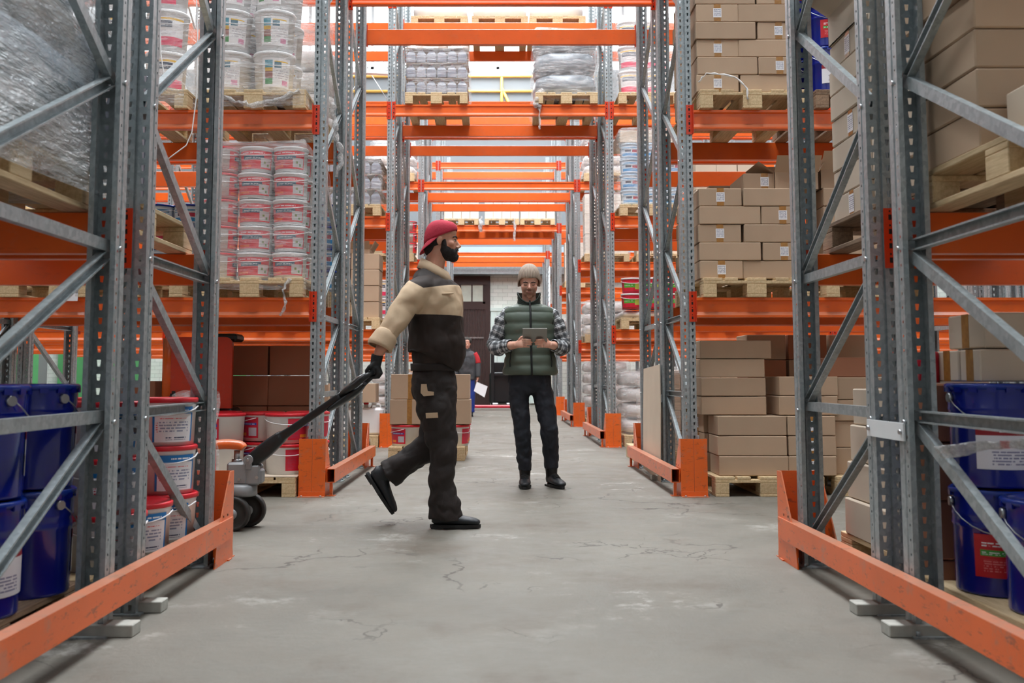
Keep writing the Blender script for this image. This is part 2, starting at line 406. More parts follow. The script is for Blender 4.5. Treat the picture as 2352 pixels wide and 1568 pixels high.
def rack(ri, half):
    """half 0: the single rack A-B, half 1: the rack C-D behind it"""
    Y0 = ROWS[ri]; ya, yb = (Y0-(.18 if ri == 0 else 0), Y0+DB) if half == 0 else (Y0+DC, Y0+DD)
    XIL, XIR = XI+(.03 if ri == 0 else 0), XI+(.02 if ri == 0 else 0)
    lab = ['tall orange and grey pallet rack, %s from the camera, front half of its double row',
           'tall orange and grey pallet rack, %s from the camera, rear half of its double row'][half] % RNAME[ri]
    t = thing('pallet_rack', lab, 'pallet rack', (0, 0, 0), 0, 'pallet racks spanning the corridor')
    nb = [1, 2, 3, 3, 3, 2][ri]
    for sd in (-1, 1):
        for k in range(nb+1):
            X = sd*((XIL if sd < 0 else XIR)+PW/2+k*(BAY+PW))
            if ri == 0 and k == 1: continue
            p = put('upright_post', POST, t, (X, ya, 0)); q = put('upright_post', POST, t, (X, yb, 0), math.pi)
            put('base_plate', BASEP, t, (X, ya, 0)); put('base_plate', BASEP, t, (X, yb, 0), math.pi)
            if k <= 1:
                # bracing: outer post O (towards the guard), inner post I
                O, I = (ya+.045, yb-.045) if half == 0 else (yb-.045, ya+.045)
                fl = sd
                hf = -1 if half == 0 else 1; brace(t, X, O, .74, I, .74, hf); brace(t, X, O, 1.34, I, 1.34, hf)
                z = .13; segs = [(O, .13, I, .71), (O, .76, I, 1.31), (O, 1.37, I, 1.94), (I, 1.94, O, 2.54), (O, 2.54, I, 3.14), (I, 3.14, O, 3.74), (O, 3.74, I, 4.34), (I, 4.34, O, 4.94)]
                if ri in (2, 3): segs += [(O, 4.94, I, 5.54), (I, 5.54, O, 6.14)]
                for si, s_ in enumerate(segs): brace(t, X, *s_, -hf if si < 3 or si % 2 == 0 else hf)
                if ri < 2 and k == 0:
                    for yy in (O, I):
                        for z in ((.72, 1.33, 1.93) if yy == I else (.72, 1.33, 2.53)):
                            put('bolt', BOLT, t, (X-sd*(PW/2), yy, z))
    for sd in (-1, 0, 1):
        for k in range(nb if sd else 1):
            X = sd*((XIL if sd < 0 else XIR)+PW+BAY/2+k*(BAY+PW)) if sd else 0
            for lv in (1, 2, 3, 4):
                if sd == 0 and lv < 3: continue
                if ri == 0 and lv > 2: continue
                if ri == 5 and lv > 3: continue
                if sd and lv == 4 and ri in (1,): continue
                for yy, ang in ((ya, 0), (yb, math.pi)):
                    bm = put('beam', BEAM, t, (X, yy, LV[lv]-BH), ang)
                    for e, cmh in ((-1, CONN_M), (1, CONN)):
                        put('connector', cmh, bm, (e*BAY/2, 0, 0))
    return t
for ri in range(6):
    rack(ri, 0); rack(ri, 1)

# white spacer plates that tie the two halves of a row together
def spacer(X, ri, z, lab):
    b = MB(); Y = ROWS[ri]; b.box((-.004, 0, 0), (.004, DC-DB+.12, .062)); o = b.mesh('row_spacer', 'white_paint')
    t = thing('row_spacer', lab, 'metal plate', (X, Y+DB-.06, z)); put('plate', o, t)
    for y in (.02, DC-DB+.10): put('bolt', BOLT, t, (-.006 if X > 0 else .006, y, .031))
spacer(XI+.013, 0, .655, 'white metal spacer plate bolted across two posts of the nearest right rack')
spacer(XI-.007, 1, .66, 'white metal spacer plate bolted across two posts of the second right rack')

# guards
def guard_mesh(h=.42):
    w = .098; b = MB(); t = .006
    # plate faces -Y at y=0, side wings run to +Y, wide at the foot
    b.box((-w, -t, 0), (-.001, 0, h)); b.box((.001, -t, 0), (w, 0, h))
    for s in (-1, 1):
        x0, x1 = s*w, s*(w-t)
        prof = [(0, 0), (.30, 0), (.27, .12), (.06, h), (0, h)]
        n = len(b.v)
        for x in (x0, x1):
            for y, z in prof: b.v.append((x, y, z))
        k = len(prof)
        for i in range(k): b.face((n+i, n+(i+1) % k, n+k+(i+1) % k, n+k+i))
        b.face(range(n, n+k)); b.face(range(n+k, n+2*k))
        for yy, zz in ((.10, .22), (.17, .22)): b.tube([(s*(w+.001), yy, zz), (s*(w+.002), yy, zz)], .006, 6, mi=1)
    b.box((-w, -.012, 0), (w, -t, .035)); 
    for x in (-.07, .07): b.tube([(x, -.04, .0), (x, -.04, .012)], .009, 6, mi=2)
    b.box((-w, -.05, 0), (w, -.006, .005))
    return b.mesh('post_guard', ['orange_worn', 'hole', 'steel'])
GUARD = guard_mesh()
RAILM = {}
for ri in range(5):
    Y0 = ROWS[ri]
    for sd in (-1, 1):
        side = 'left' if sd < 0 else 'right'
        XX = XI+((.03 if sd < 0 else .02) if ri == 0 else 0)
        X = sd*(XX+.05)
        if ri > 0:
            tag(put('post_guard', GUARD, None, (X, Y0-.11, 0)), f'orange floor guard at the near end of the {RNAME[ri]} rack, {side} of the corridor', 'rack guard', 'orange post guards')
        tag(put('post_guard', GUARD, None, (X, Y0+DD+.16, 0), math.pi), f'orange floor guard at the far end of the {RNAME[ri]} rack, {side} of the corridor', 'rack guard', 'orange post guards')
        b = MB(); x0, x1 = (sd*(XI-.055), sd*(XI-.115)) if ri else (sd*(XX-.004), sd*(XX-.056))
        lo, hi = min(x0, x1), max(x0, x1); ys, ye = Y0-.10-(.3 if ri == 0 else 0), Y0+DD+.14
        t = .004
        n = len(b.v)
        pr = [(lo, .10), (hi, .10), (hi, .20), (lo, .20)]; pi = [(lo+t, .10+t), (hi-t, .10+t), (hi-t, .20-t), (lo+t, .20-t)]
        for y in (ys, ye):
            for x, z in pr+pi: b.v.append((x, y, z))
        for i in range(4):
            j = (i+1) % 4; b.face((n+i, n+j, n+8+j, n+8+i)); b.face((n+4+i, n+4+j, n+12+j, n+12+i))
            b.face((n+i, n+j, n+4+j, n+4+i)); b.face((n+8+i, n+8+j, n+12+j, n+12+i))
        for yy in (ys+.04, ye-.04):
            b.box((lo, yy-.03, .0) if sd < 0 else (lo, yy-.03, 0), (hi, yy+.03, .006)); b.box((lo+.02, yy-.02, .0), (hi-.02, yy+.02, .1))
        o = b.build('guard_rail', 'orange_worn'); tag(o, f'orange box rail along the floor in front of the {RNAME[ri]} rack, {side} of the corridor', 'guard rail', 'orange floor rails')
# timber shims under the near posts
for i, (x, y, l, sdn) in enumerate([(-1.38, 3.49, .2, ''), (-1.40, 3.84, .2, ''), (1.38, 3.49, .2, ''), (1.38, 3.80, .2, ''), (1.37, 8.6, .2, '')]):
    b = MB(); b.box((-l/2, -.04, 0), (l/2, .04, .042), bev=.003)
    where = ['under a middle post of the nearest rack, left of the corridor', 'under the post behind it, nearest rack, left of the corridor', 'under a middle post of the nearest rack, right of the corridor', 'under the post behind it, nearest rack, right of the corridor', 'under a middle post of the second rack, right of the corridor'][i]
    tag(b.build('timber_shim', 'concrete_bit', None, (x, y, 0)), f'grey packing shim {where}', 'shim', 'packing shims')

# ------------------------------------------------------------------ pallets
def pallet_proto(mat, name='wooden_pallet'):
    W, D = .8, 1.2; P = []
    def part(n, lo, hi):
        c = tuple((lo[i]+hi[i])/2 for i in range(3)); b = MB()
        b.box(tuple(lo[i]-c[i] for i in range(3)), tuple(hi[i]-c[i] for i in range(3)), bev=.003); P.append((n, b.mesh(n, mat), c))
    for x, w in ((-.4+.0725, .145), (-.19, .1), (0, .145), (.19, .1), (.4-.0725, .145)): part('deck_board', (x-w/2, -D/2, .122), (x+w/2, D/2, .144))
    for y in (-D/2+.0725, 0, D/2-.0725): part('stringer_board', (-.4, y-.0725, .1), (.4, y+.0725, .122))
    for x, w in ((-.35, .1), (0, .145), (.35, .1)):
        for y in (-D/2+.0725, 0, D/2-.0725): part('block', (x-w/2, y-.0725, .022), (x+w/2, y+.0725, .1))
        part('bottom_board', (x-w/2, -D/2, 0), (x+w/2, D/2, .022))
    return (name, P)
PAL = pallet_proto('wood'); PALO = pallet_proto('wood_old')
def far_pallet(proto):
    b = MB()
    for p in proto[1]:
        me = p[1]; n = len(b.v); b.v += [(v.co.x+p[2][0], v.co.y+p[2][1], v.co.z+p[2][2]) for v in me.vertices]
        for f in me.polygons: b.face([n+i for i in f.vertices])
    return ('wooden_pallet', [('deck', b.mesh('deck', proto[1][0][1].materials[0]))])
PALF = far_pallet(PAL)
def pallet(x, y, z, lab, rz=0, proto=None, far=False):
    return stamp(PALF if far else (proto or PAL), (x, y, z+(.0015 if z else 0)), rz, lab, 'pallet', 'wooden pallets')

# ------------------------------------------------------------------ cartons
_ct = {}
def carton_proto(w, d, h, mat='card', tp=None, flap=False):
    """tp: None, 'f' tape + shipping label on the front (-Y), 's' on the -X side face"""
    key = (round(w, 3), round(d, 3), round(h, 3), mat, tp)
    if key in _ct: return _ct[key]
    b = MB(); g = .003
    n = 4; x0, x1, y0, y1 = -w/2+g, w/2-g, -d/2+g, d/2-g
    b.box((x0, y0, .001), (x1, y1, h-.002), bev=.005)
    P = [('body', b.mesh('body', mat))]
    t = MB()
    if tp == 'f':
        t.box((-.026, y0-.0012, h*.02), (.026, y0-.0002, h*.985)); t.box((-.026, y0, h-.0025), (.026, y1, h-.0012)); P.append(('tape', t.mesh('tape', 'tape')))
        l = MB(); lw, lh = .032, .036; zc = h*.5; l.quad((-lw, y0-.0018, zc-lh), (lw, y0-.0018, zc-lh), (lw, y0-.0018, zc+lh), (-lw, y0-.0018, zc+lh), 0, [(0, 0), (1, 0), (1, 1), (0, 1)])
        P.append(('shipping_label', l.mesh('shipping_label', 'lab_ship')))
    if tp in ('s', 'st'):
        X = x0; e = -1
        t.box((min(X+e*.0002, X+e*.0012), -.026, h*.02), (max(X+e*.0002, X+e*.0012), .026, h*.985)); P.append(('tape', t.mesh('tape', 'tape')))
        l = MB(); lw, lh = .034, .042; zc = h*.5
        if tp == 's': l.quad((X+e*.0018, -lw, zc-lh), (X+e*.0018, lw, zc-lh), (X+e*.0018, lw, zc+lh), (X+e*.0018, -lw, zc+lh), 0, [(1, 0), (0, 0), (0, 1), (1, 1)]); P.append(('shipping_label', l.mesh('shipping_label', 'lab_ship')))
    if tp == 't':
        t.box((-.026, y0-.0012, 0), (.026, y0-.0002, h*.985)); t.box((-.026, y0, h-.0025), (.026, y1, h-.0012)); P.append(('tape', t.mesh('tape', 'tape')))
    _ct[key] = ('carton', P); return _ct[key]
def box(x, y, z, w, d, h, lab, grp, mat='card', tp=None, jit=.006):
    j = lambda: random.uniform(-jit, jit)
    return stamp(carton_proto(w, d, h, mat, tp), (x+j(), y+j(), z), R(random.uniform(-.9, .9)), lab, 'cardboard box', grp)

def stack_two(x0, y0, z0, h, rows, adj, place, grp, mat='card', a=.33, b=.47, flipy=1, labels=True, side_lab=False, mirror=1, start=0):
    """alternating layers of narrow (a wide) and wide (b wide) boxes; x0 = the corner nearest the corridor, y0 = front"""
    for r in range(rows):
        z = z0+r*h; first = a if (r+start) % 2 == 0 else b
        x = x0; nr = nth(r, rows)
        w, d = (a, b) if first == a else (b, a)
        # corridor-side column
        nn = 2 if w == a else 3; y = y0
        for q in range(nn):
            tp = ('f' if w == a and labels and q == 0 else None) or ('s' if side_lab and w == b and q == 1 and mirror > 0 else None)
            box(x+mirror*w/2, y+d/2, z, w, d, h, f'{adj} in the {nr} layer, {["front", "middle", "back"][q] if nn == 3 else ["front", "rear"][q]} beside the corridor, {place}', grp, mat, tp)
            y += d+.004
        w2, d2 = (b, a) if w == a else (a, b)
        box(x+mirror*(w+w2/2+.003), y0+d2/2, z, w2, d2, h, f'{adj} in the {nr} layer, front, away from corridor, {place}', grp, mat, 'f' if w2 == a and labels else None)

# second rack, right: three levels of flat cartons
g = 'flat brown cartons stacked on pallets'
Y2 = ROWS[1]; PX0 = 1.90
pallet(PX0+.0, Y2+.5, LV[1], 'wooden pallet under flat cartons on the second right rack, lower shelf, beside the corridor')
stack_two(1.49, Y2-.03, LV[1]+.144, .139, 5, 'flat brown carton', 'second right rack, lower shelf', g, side_lab=True)
pallet(PX0, Y2+.5, LV[2], 'wooden pallet under flat cartons on the second right rack, upper shelf, beside the corridor')
stack_two(1.49, Y2-.03, LV[2]+.144, .139, 7, 'flat brown carton', 'second right rack, upper shelf', g, side_lab=True)
pallet(PX0+.06, Y2+.48, 0, 'wooden pallet on the floor under flat cartons of the second right rack')
zf = .144
for r in range(3):
    w = .52; nr = ORD[r]
    box(1.60+w/2, Y2-.05+.165, zf+r*.148, w, .33, .146, f'wide flat brown carton in the {nr} layer of the floor stack, second right rack', g)
    box(1.57+.17, Y2+.32+.24, zf+r*.148, .34, .47, .146, f'flat brown carton behind the front one, {nr} layer, floor stack, second right rack', g, 'card', 's')
    box(1.60+w+.005+.18, Y2-.05+.235, zf+r*.148, .36, .47, .146, f'taped brown carton in the {nr} layer, away from corridor, floor stack, second right rack', g, 'card', 'f')
for r in range(4):
    w = .50; nr = ORD[r+3]
    box(1.50+w/2+(.02 if r == 3 else -.0)+(.0), Y2+.08+.165, zf+3*.148+r*.142, w+(.05 if r == 3 else 0), .33, .14, f'wide brown carton in the {nr} layer of the floor stack, second right rack', g, 'card', 's' if r == 3 else None)
    if r < 2: box(1.50+.17, Y2+.42+.24, zf+3*.148+r*.142, .34, .47, .14, f'brown carton behind the wide one, {nr} layer, floor stack, second right rack', g, 'card', 's')
for r in range(2):
    box(2.02+.28, Y2+.02+.235, zf+3*.148+r*.147, .45, .47, .145, f'square brown carton in the {ORD[r+3]} layer, away from corridor, floor stack, second right rack', g, 'card', 'f' if r == 0 else None)
# cartons left and above on the lower shelf; one open
box(2.02, Y2+.3, LV[1]+.144+5*.139, .33, .47, .135, 'brown carton on top of the lower shelf stack, second right rack, with a label', g, 'card', 'f')
box(2.0, Y2+.75, LV[1]+.144+5*.139, .6, .33, .139, 'brown carton at the back on top of the lower shelf stack, second right rack', g, 'card', None)
def open_box(x, y, z, w, d, h, lab, mat='card', fl=.14, rz=0, tp=True):
    t = thing('open_carton', lab, 'cardboard box', (x, y, z), rz)
    b = MB(); th = .004
    b.box((-w/2, -d/2, 0), (w/2, d/2, th)); b.box((-w/2, -d/2, 0), (-w/2+th, d/2, h)); b.box((w/2-th, -d/2, 0), (w/2, d/2, h)); b.box((-w/2, -d/2, 0), (w/2, -d/2+th, h)); b.box((-w/2, d/2-th, 0), (w/2, d/2, h))
    b.build('body', mat, t)
    for (p0, p1, out, ang) in (((-w/2, -d/2), (w/2, -d/2), (0, -1), 50), ((-w/2, d/2), (w/2, d/2), (0, 1), 75), ((-w/2, -d/2), (-w/2, d/2), (-1, 0), 35), ((w/2, -d/2), (w/2, d/2), (1, 0), 60)):
        q = MB(); a = R(ang); dx, dy, dz = out[0]*math.cos(a)*fl, out[1]*math.cos(a)*fl, math.sin(a)*fl
        A, B = Vector((*p0, h)), Vector((*p1, h)); e = Vector((dx, dy, dz)); nn = Vector((out[0]*.004, out[1]*.004, .003))
        pts = [A, B, B+e, A+e]; n0 = len(q.v); q.v += [tuple(p) for p in pts]+[tuple(p+nn) for p in pts]
        for f in ((0, 1, 2, 3), (4, 7, 6, 5), (0, 4, 5, 1), (1, 5, 6, 2), (2, 6, 7, 3), (3, 7, 4, 0)): q.face([n0+i for i in f])
        q.build('flap', mat, t)
    if tp:
        q = MB(); q.box((-.026, -d/2-.0015, 0), (.026, -d/2-.0003, h)); q.build('tape', 'tape', t)
        q = MB(); q.quad((-.03, -d/2-.002, h*.3), (.03, -d/2-.002, h*.3), (.03, -d/2-.002, h*.8), (-.03, -d/2-.002, h*.8), 0, [(0, 0), (1, 0), (1, 1), (0, 1)]); q.build('shipping_label', 'lab_ship', t)
    return t
open_box(2.26, Y2+.25, LV[1]+.144+5*.139, .34, .42, .137, 'open brown carton with raised flaps, lower shelf of second right rack, first pallet')
# second pallet along the lower shelf
pallet(2.82, Y2+.5, LV[1], 'wooden pallet on the second right rack, lower shelf, second pallet from the corridor')
for r in range(5):
    for q in range(2):
        box(2.46+.17+q*.36, Y2+.02+.24, LV[1]+.144+r*.142, .345, .47, .14, f'brown carton in the {nth(r, 5)} layer, {["left", "right"][q]}, second pallet of the lower shelf, second right rack', g, 'card', 'f' if q == 0 and r % 2 == 0 else None)
open_box(2.66, Y2+.3, LV[1]+.144+5*.142, .4, .42, .15, 'open brown carton with flaps up on the second pallet, second right rack, lower shelf', fl=.16)
# blue drums, upper shelf
def drum_proto(lab, r=.145, h=.355):
    b = MB()
    b.lathe([(0, .006), (r*.9, .006), (r*.93, 0), (r*.95, .004), (r*.95, .01), (r*.97, h*.62), (r*1.0, h*.64), (r*.98, h*.66), (r*.98, h*.72), (r*1.0, h*.74), (r*.985, h*.76), (r, h*.95)], 28)
    l = MB(); l.lathe([(r, h*.93), (r*1.05, h*.945), (r*1.05, h*.975), (r*1.0, h*.99), (r*.92, h*.975), (r*.9, h*.96), (0, h*.96)], 28)
    for i in range(16):
        a = i*math.pi/8; c, s = math.cos(a), math.sin(a)
        l.box((-.014, -.003, h*.905), (.014, .004, h*.955), mi=1, mat=Matrix.Translation((c*r*1.03, s*r*1.03, 0)) @ Matrix.Rotation(a+math.pi/2, 4, 'Z'))
    hd = MB(); pts = []
    for i in range(13):
        a = math.pi*(i/12); pts.append((math.cos(a)*r*1.06, -math.sin(a)*r*.9-.02, h*.85-math.sin(a)*.10))
    hd.tube(pts, .0022, 6)
    for s in (-1, 1): hd.tube([(s*r*.98, -.012, h*.85), (s*r*1.08, -.012, h*.85)], .016, 10)
    q = MB(); q.lathe([(r*.972, h*.18), (r*.982, h*.58)], 14, a0=R(-135), a1=R(-35), uv=True)
    return ('paint_drum', [('body', b.mesh('body', 'blue_drum')), ('lid', l.mesh('lid', ['blue_lid', 'blue_drum'])), ('handle', hd.mesh('handle', 'steel')), ('label_band', q.mesh('label_band', lab))])
DRW = drum_proto('lab_drum_white'); DRR = drum_proto('lab_drum_red')
def drum(x, y, z, rz, lab, grp, red=False): return stamp(DRR if red else DRW, (x, y, z), R(rz), lab, 'paint drum', grp)
gd = 'blue steel paint drums'
pallet(2.78, Y2+.5, LV[2], 'weathered wooden pallet under blue drums on the second right rack, upper shelf', proto=PALO)
for r in range(3):
    for i in range(2):
        for j in range(1 + (i == 0)):
            drum(2.52+i*.31, Y2+.08+j*.31, LV[2]+.144+r*.358, 15, f'blue drum in the {nth(r, 3)} layer, {["left", "right"][i]} {["front", "rear"][j]}, second right rack, upper shelf', gd, r != 0)
# second rack right, floor, second pallet: large dark cartons
pallet(2.86, Y2+.5, 0, 'wooden pallet on the floor under large cartons of the second right rack')
gb = 'large brown cartons on the floor'
for r, (hh, mt, ww) in enumerate([(.2, 'card', .78), (.2, 'card', .78), (.16, 'card', .5), (.17, 'card', .78), (.15, 'card_dark', .48)]):
    zz = .144+sum((.2, .2, .16, .17, .15)[:r]); box(2.47+ww/2, Y2+.06+.25, zz, ww, .5, hh, f'large brown carton in the {nth(r, 5)} layer of the second floor pallet, second right rack', gb, mt)
# rear half of second rack right: floor cartons seen past the stacks
pallet(2.60, Y2+1.78, 0, 'wooden pallet on the floor in the rear half of the second right rack')
for r in range(5):
    for i in range(3):
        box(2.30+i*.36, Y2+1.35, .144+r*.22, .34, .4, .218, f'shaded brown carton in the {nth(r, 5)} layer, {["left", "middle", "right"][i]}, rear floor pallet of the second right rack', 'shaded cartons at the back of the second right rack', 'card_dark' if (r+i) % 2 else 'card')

# nearest rack right
Y1 = ROWS[0]
pallet(1.90, Y1+.51, LV[1], 'pale wooden pallet under big cartons on the nearest right rack shelf, close to the camera')
gn = 'cartons on the nearest right rack'
for r in range(8):
    dx = -.0 if r < 2 else -.022 if r > 3 else .0
    box(1.50+.20+dx, Y1+.62+.25, LV[1]+.144+r*.132, .40, .5, .131, f'brown carton in the {nth(r, 8)} layer, corridor side, shelf of the nearest right rack', gn, 'card', None)
    box(1.50+.61+dx, Y1+.62+.17, LV[1]+.144+r*.132, .40, .34, .131, f'brown carton in the {nth(r, 8)} layer, outer side, shelf of the nearest right rack', gn, 'card', 'f')
box(1.565+.16, 2.985+.065, LV[1]+.146, .32, .125, .16, 'small pale carton standing at the front of the nearest right shelf', gn, 'card_pale', 'f')
pallet(1.96, Y1+1.745, LV[1], 'old wooden pallet under tall carton stack on the nearest right rack, rear half', proto=PALO)
for r in range(8):
    z = LV[1]+.144+r*.125
    for i in range(2 if r < 7 else 1):
        box(1.585+.16, Y1+1.24+i*.52+.25, z, .32, .5, .124, f'pale carton, {nth(r, 8)} layer, {["front", "rear"][i]} of corridor side, tall stack, nearest right rack', gn, 'card_pale', 's' if (r*2+i) % 3 == 1 else None)
    box(1.585+.54, Y1+1.24+.52+.17, z, .42, .5, .124, f'pale carton, {nth(r, 8)} layer, away from corridor, tall stack, nearest right rack', gn, 'card_pale', None)
open_box(1.585+.2, Y1+1.24+.8, LV[1]+.144+7*.125+.001, .40, .42, .15, 'torn open pale carton on top of the tall stack, nearest right rack', 'card_pale', tp=False)
# floor, rear half: pale carton stack
pallet(2.0, Y1+1.72, 0, 'wooden pallet on the floor under pale cartons of the nearest right rack')
for r in range(4):
    off = -.03*(3-r)+.03
    for i in range(3):
        w = [.36, .36, .34][i]
        if r == 3 and i == 0: continue
        box(1.63+off*.6+.2, Y1+1.16+i*.37+.18+(.1 if r % 2 else 0)*(i < 2), .144+r*.17, .4, w, .169, f'pale taped carton in the {nth(r, 4)} layer, {["front", "middle", "back"][i]}, floor stack of the nearest right rack', 'pale cartons on the floor by the nearest right rack', 'card_pale', None)
    box(2.06+off, Y1+2.0, .144+r*.17, .38, .5, .169, f'pale carton in the {nth(r, 4)} layer, far from corridor, floor stack of the nearest right rack', 'pale cartons on the floor by the nearest right rack', 'card_pale', None)
box(1.98, Y1+2.02, .144+4*.17, .3, .3, .15, 'small white carton on top of the pale floor stack, nearest right rack', gb, 'card_white', None)
# drums on the floor right
pallet(1.93, Y1+.80, 0, 'wooden pallet on the floor under blue drums of the nearest right rack')
drum(1.685, 3.505, .146, -12, 'blue drum with red label, bottom one of the pair, nearest right rack floor', gd, True)
drum(1.685, 3.505, .146+.358, -4, 'blue drum with white label stacked on another, nearest right rack floor', gd, False)
drum(1.705, 3.185, .146, -14, 'single blue drum with red label in front of the pair, nearest right rack floor', gd, True)
for r in range(4):
    box(1.70, 3.83, .0+r*.213+.002, .3, .3, .212, f'dark brown carton in the {nth(r, 4)} layer right behind the blue drums, nearest right rack', gb, 'card_dark', None)
box(1.60+.21, 3.42+.075, .860, .42, .15, .115, 'pale taped carton lying on the blue drums, nearer one, nearest right rack', gn, 'card_pale', 'st')
box(1.60+.21, 3.58+.095, .860, .42, .19, .115, 'pale taped carton lying on the blue drums, farther one, nearest right rack', gn, 'card_pale', 'st')
box(1.625+.21, 3.43+.13, .977, .42, .27, .125, 'pale brown taped carton, topmost above the blue drums on the right', gn, 'card_pale', 'st')
b = MB(); b.lathe([(0, 0), (.04, 0), (.04, .11), (.037, .115), (0, .115)], 20)
t = thing('red_can', 'plain red can standing behind the topmost carton above the right drums', 'can', (1.575, 3.76, .856)); b.build('body', 'crimson', t)

# ------------------------------------------------------------------ tubs
def tub_proto(r, h, lab, lid='white_pl', body='white_pl', name='paint_tub', arc=(-130, -50), taper=.88, rectlab=(.12, .82), hdrop=.5, coord=None):
    b = MB(); b.lathe([(0, .004), (r*taper*.95, .004), (r*taper, .0), (r*.985, h*.84), (r*1.0, h*.85), (r*1.0, h*.9)], 24)
    l = MB(); l.lathe([(r*1.01, h*.885), (r*1.045, h*.89), (r*1.045, h*.965), (r*1.02, h*.985), (r*.93, h*.985), (r*.91, h*.97), (0, h*.97)], 24)
    hd = MB(); pts = []
    for i in range(11):
        a = math.pi*i/10; pts.append((math.cos(a)*r*1.04, -math.sin(a)*r*1.04, h*.8-math.sin(a)*h*.36*hdrop))
    hd.tube(pts, .0035, 6)
    f = lambda z: r*(taper+(.985-taper)*z/.84)+.0015
    q = MB(); q.lathe([(f(rectlab[0]), h*rectlab[0]), (f(rectlab[1]), h*rectlab[1])], 12, a0=R(arc[0]), a1=R(arc[1]), uv=True)
    return (name, [('body', b.mesh('body', body)), ('lid', l.mesh('lid', lid)), ('handle', hd.mesh('handle', 'white_pl')), ('product_label', q.mesh('product_label', lab))])
TB = tub_proto(.158, .325, 'lab_multi', arc=(-125, -40)); TBP = tub_proto(.158, .325, 'lab_pink', arc=(-150, -30))
TR = tub_proto(.131, .198, 'lab_red', lid='white_pl', arc=(-150, -20), taper=.9); TRR = tub_proto(.131, .198, 'lab_red', lid='red_pl', arc=(-60, 70), taper=.9)
TF = tub_proto(.165, .225, 'lab_redwhite', lid='red_pl', arc=(-95, 5), taper=.92)
TU = tub_proto(.143, .215, 'lab_blue', lid='red_pl', arc=(-100, -20), taper=.93, rectlab=(.08, .8))
TG = tub_proto(.13, .2, 'lab_green', lid='white_pl', arc=(-160, -20), taper=.9, body='crimson')
TL = tub_proto(.13, .2, 'lab_lb', lid='teal_tub', arc=(-160, -20), taper=.9, body='teal_tub')
def tubs(proto, x0, y0, z0, nx, ny, nz, dx, dy, dz, adj, place, grp, rz=lambda i, j, k: 0, cat='paint tub', skip=None, jit=.006):
    XN = {1: [''], 2: ['left', 'right'], 3: ['left', 'middle', 'right']}[nx]
    YN = {1: [''], 2: ['front', 'rear'], 3: ['front', 'centre', 'rear'], 4: ['front', 'second-row', 'third-row', 'rear']}[ny]
    for k in range(nz):
        for j in range(ny):
            for i in range(nx):
                if skip and skip(i, j, k): continue
                p = proto(i, j, k) if callable(proto) else proto
                stamp(p, (x0+i*dx+random.uniform(-jit, jit), y0+j*dy+random.uniform(-jit, jit), z0+k*dz), R(rz(i, j, k)),
                      ' '.join(f'{adj}, {nth(k, nz) if nz > 1 else ""} layer, {YN[j]} {XN[i]}, {place}'.replace(' ,', ',').split()), cat, grp)

def wrap(x0, y0, z0, x1, y1, z1, lab, mat='film', bulge=.02, name='stretch_wrap', top=True, seg=14, rows=12):
    """a sheet of film round a load: rounded box surface with creases"""
    b = MB(); cx, cy = (x0+x1)/2, (y0+y1)/2; w, d = (x1-x0)/2, (y1-y0)/2; per = []
    rr = .05
    for (sx, sy, a0) in ((1, -1, -90), (1, 1, 0), (-1, 1, 90), (-1, -1, 180)):
        for q in range(5):
            a = R(a0+q*22.5); per.append((sx*(w-rr)+math.cos(a)*rr, sy*(d-rr)+math.sin(a)*rr))
        nx_, ny_ = {(1, -1): (1, 1), (1, 1): (-1, 1), (-1, 1): (-1, -1), (-1, -1): (1, -1)}[(sx, sy)]
        ax, ay = per[-1]; ex, ey = (nx_*(w-rr)+(rr if (sx, sy) == (1, -1) else -rr if (sx, sy) == (-1, 1) else 0), ny_*(d-rr)+(rr if (sx, sy) == (1, 1) else -rr if (sx, sy) == (-1, -1) else 0))
        for q in range(1, 5): per.append((ax+(ex-ax)*q/5, ay+(ey-ay)*q/5))
    n = len(per); rnd = random.Random(int(abs(x0*100+y0*10+z0)))
    ph = [rnd.uniform(0, 6.28) for _ in range(8)]
    for r in range(rows+1):
        t = r/rows; z = z0+(z1-z0)*t
        for i, (px, py) in enumerate(per):
            u = i/n*2*math.pi
            k = 1+(bulge*(math.sin(3*u+ph[0]+t*4)+.7*math.sin(5*u+ph[1]-t*7)+.5*math.sin(t*14+ph[2]+2*u)))/max(w, d)*.5
            if top and r == rows: k *= .96
            b.v.append((cx+px*k, cy+py*k, z+.012*math.sin(4*u+ph[3])*(1 if 0 < r else .6)))
    for r in range(rows):
        for i in range(n): b.face((r*n+i, r*n+(i+1) % n, (r+1)*n+(i+1) % n, (r+1)*n+i), sm=True)
    if top:
        c = len(b.v); b.v.append((cx, cy, z1+.02))
        for i in range(n): b.face((rows*n+i, rows*n+(i+1) % n, c), sm=True)
    o = b.build(name, mat); tag(o, lab, 'plastic wrap', 'stretch wrap round pallet loads'); return o
def tail(pts, r, lab, mat='film_tail'):
    """twisted strip of loose film"""
    b = MB(); pts = [Vector(p) for p in pts]; out = []
    for i in range(len(pts)-1):
        for q in range(4): out.append(pts[i].lerp(pts[i+1], q/4))
    out.append(pts[-1]); rnd = random.Random(5)
    b.tube([p+Vector((rnd.uniform(-1, 1), rnd.uniform(-1, 1), rnd.uniform(-1, 1)))*r*.5 for p in out], [r*rnd.uniform(.4, 1.15) for _ in out], 7)
    return tag(b.build('loose_film', mat), lab, 'plastic film')

gt = 'paint tubs stacked on pallets'
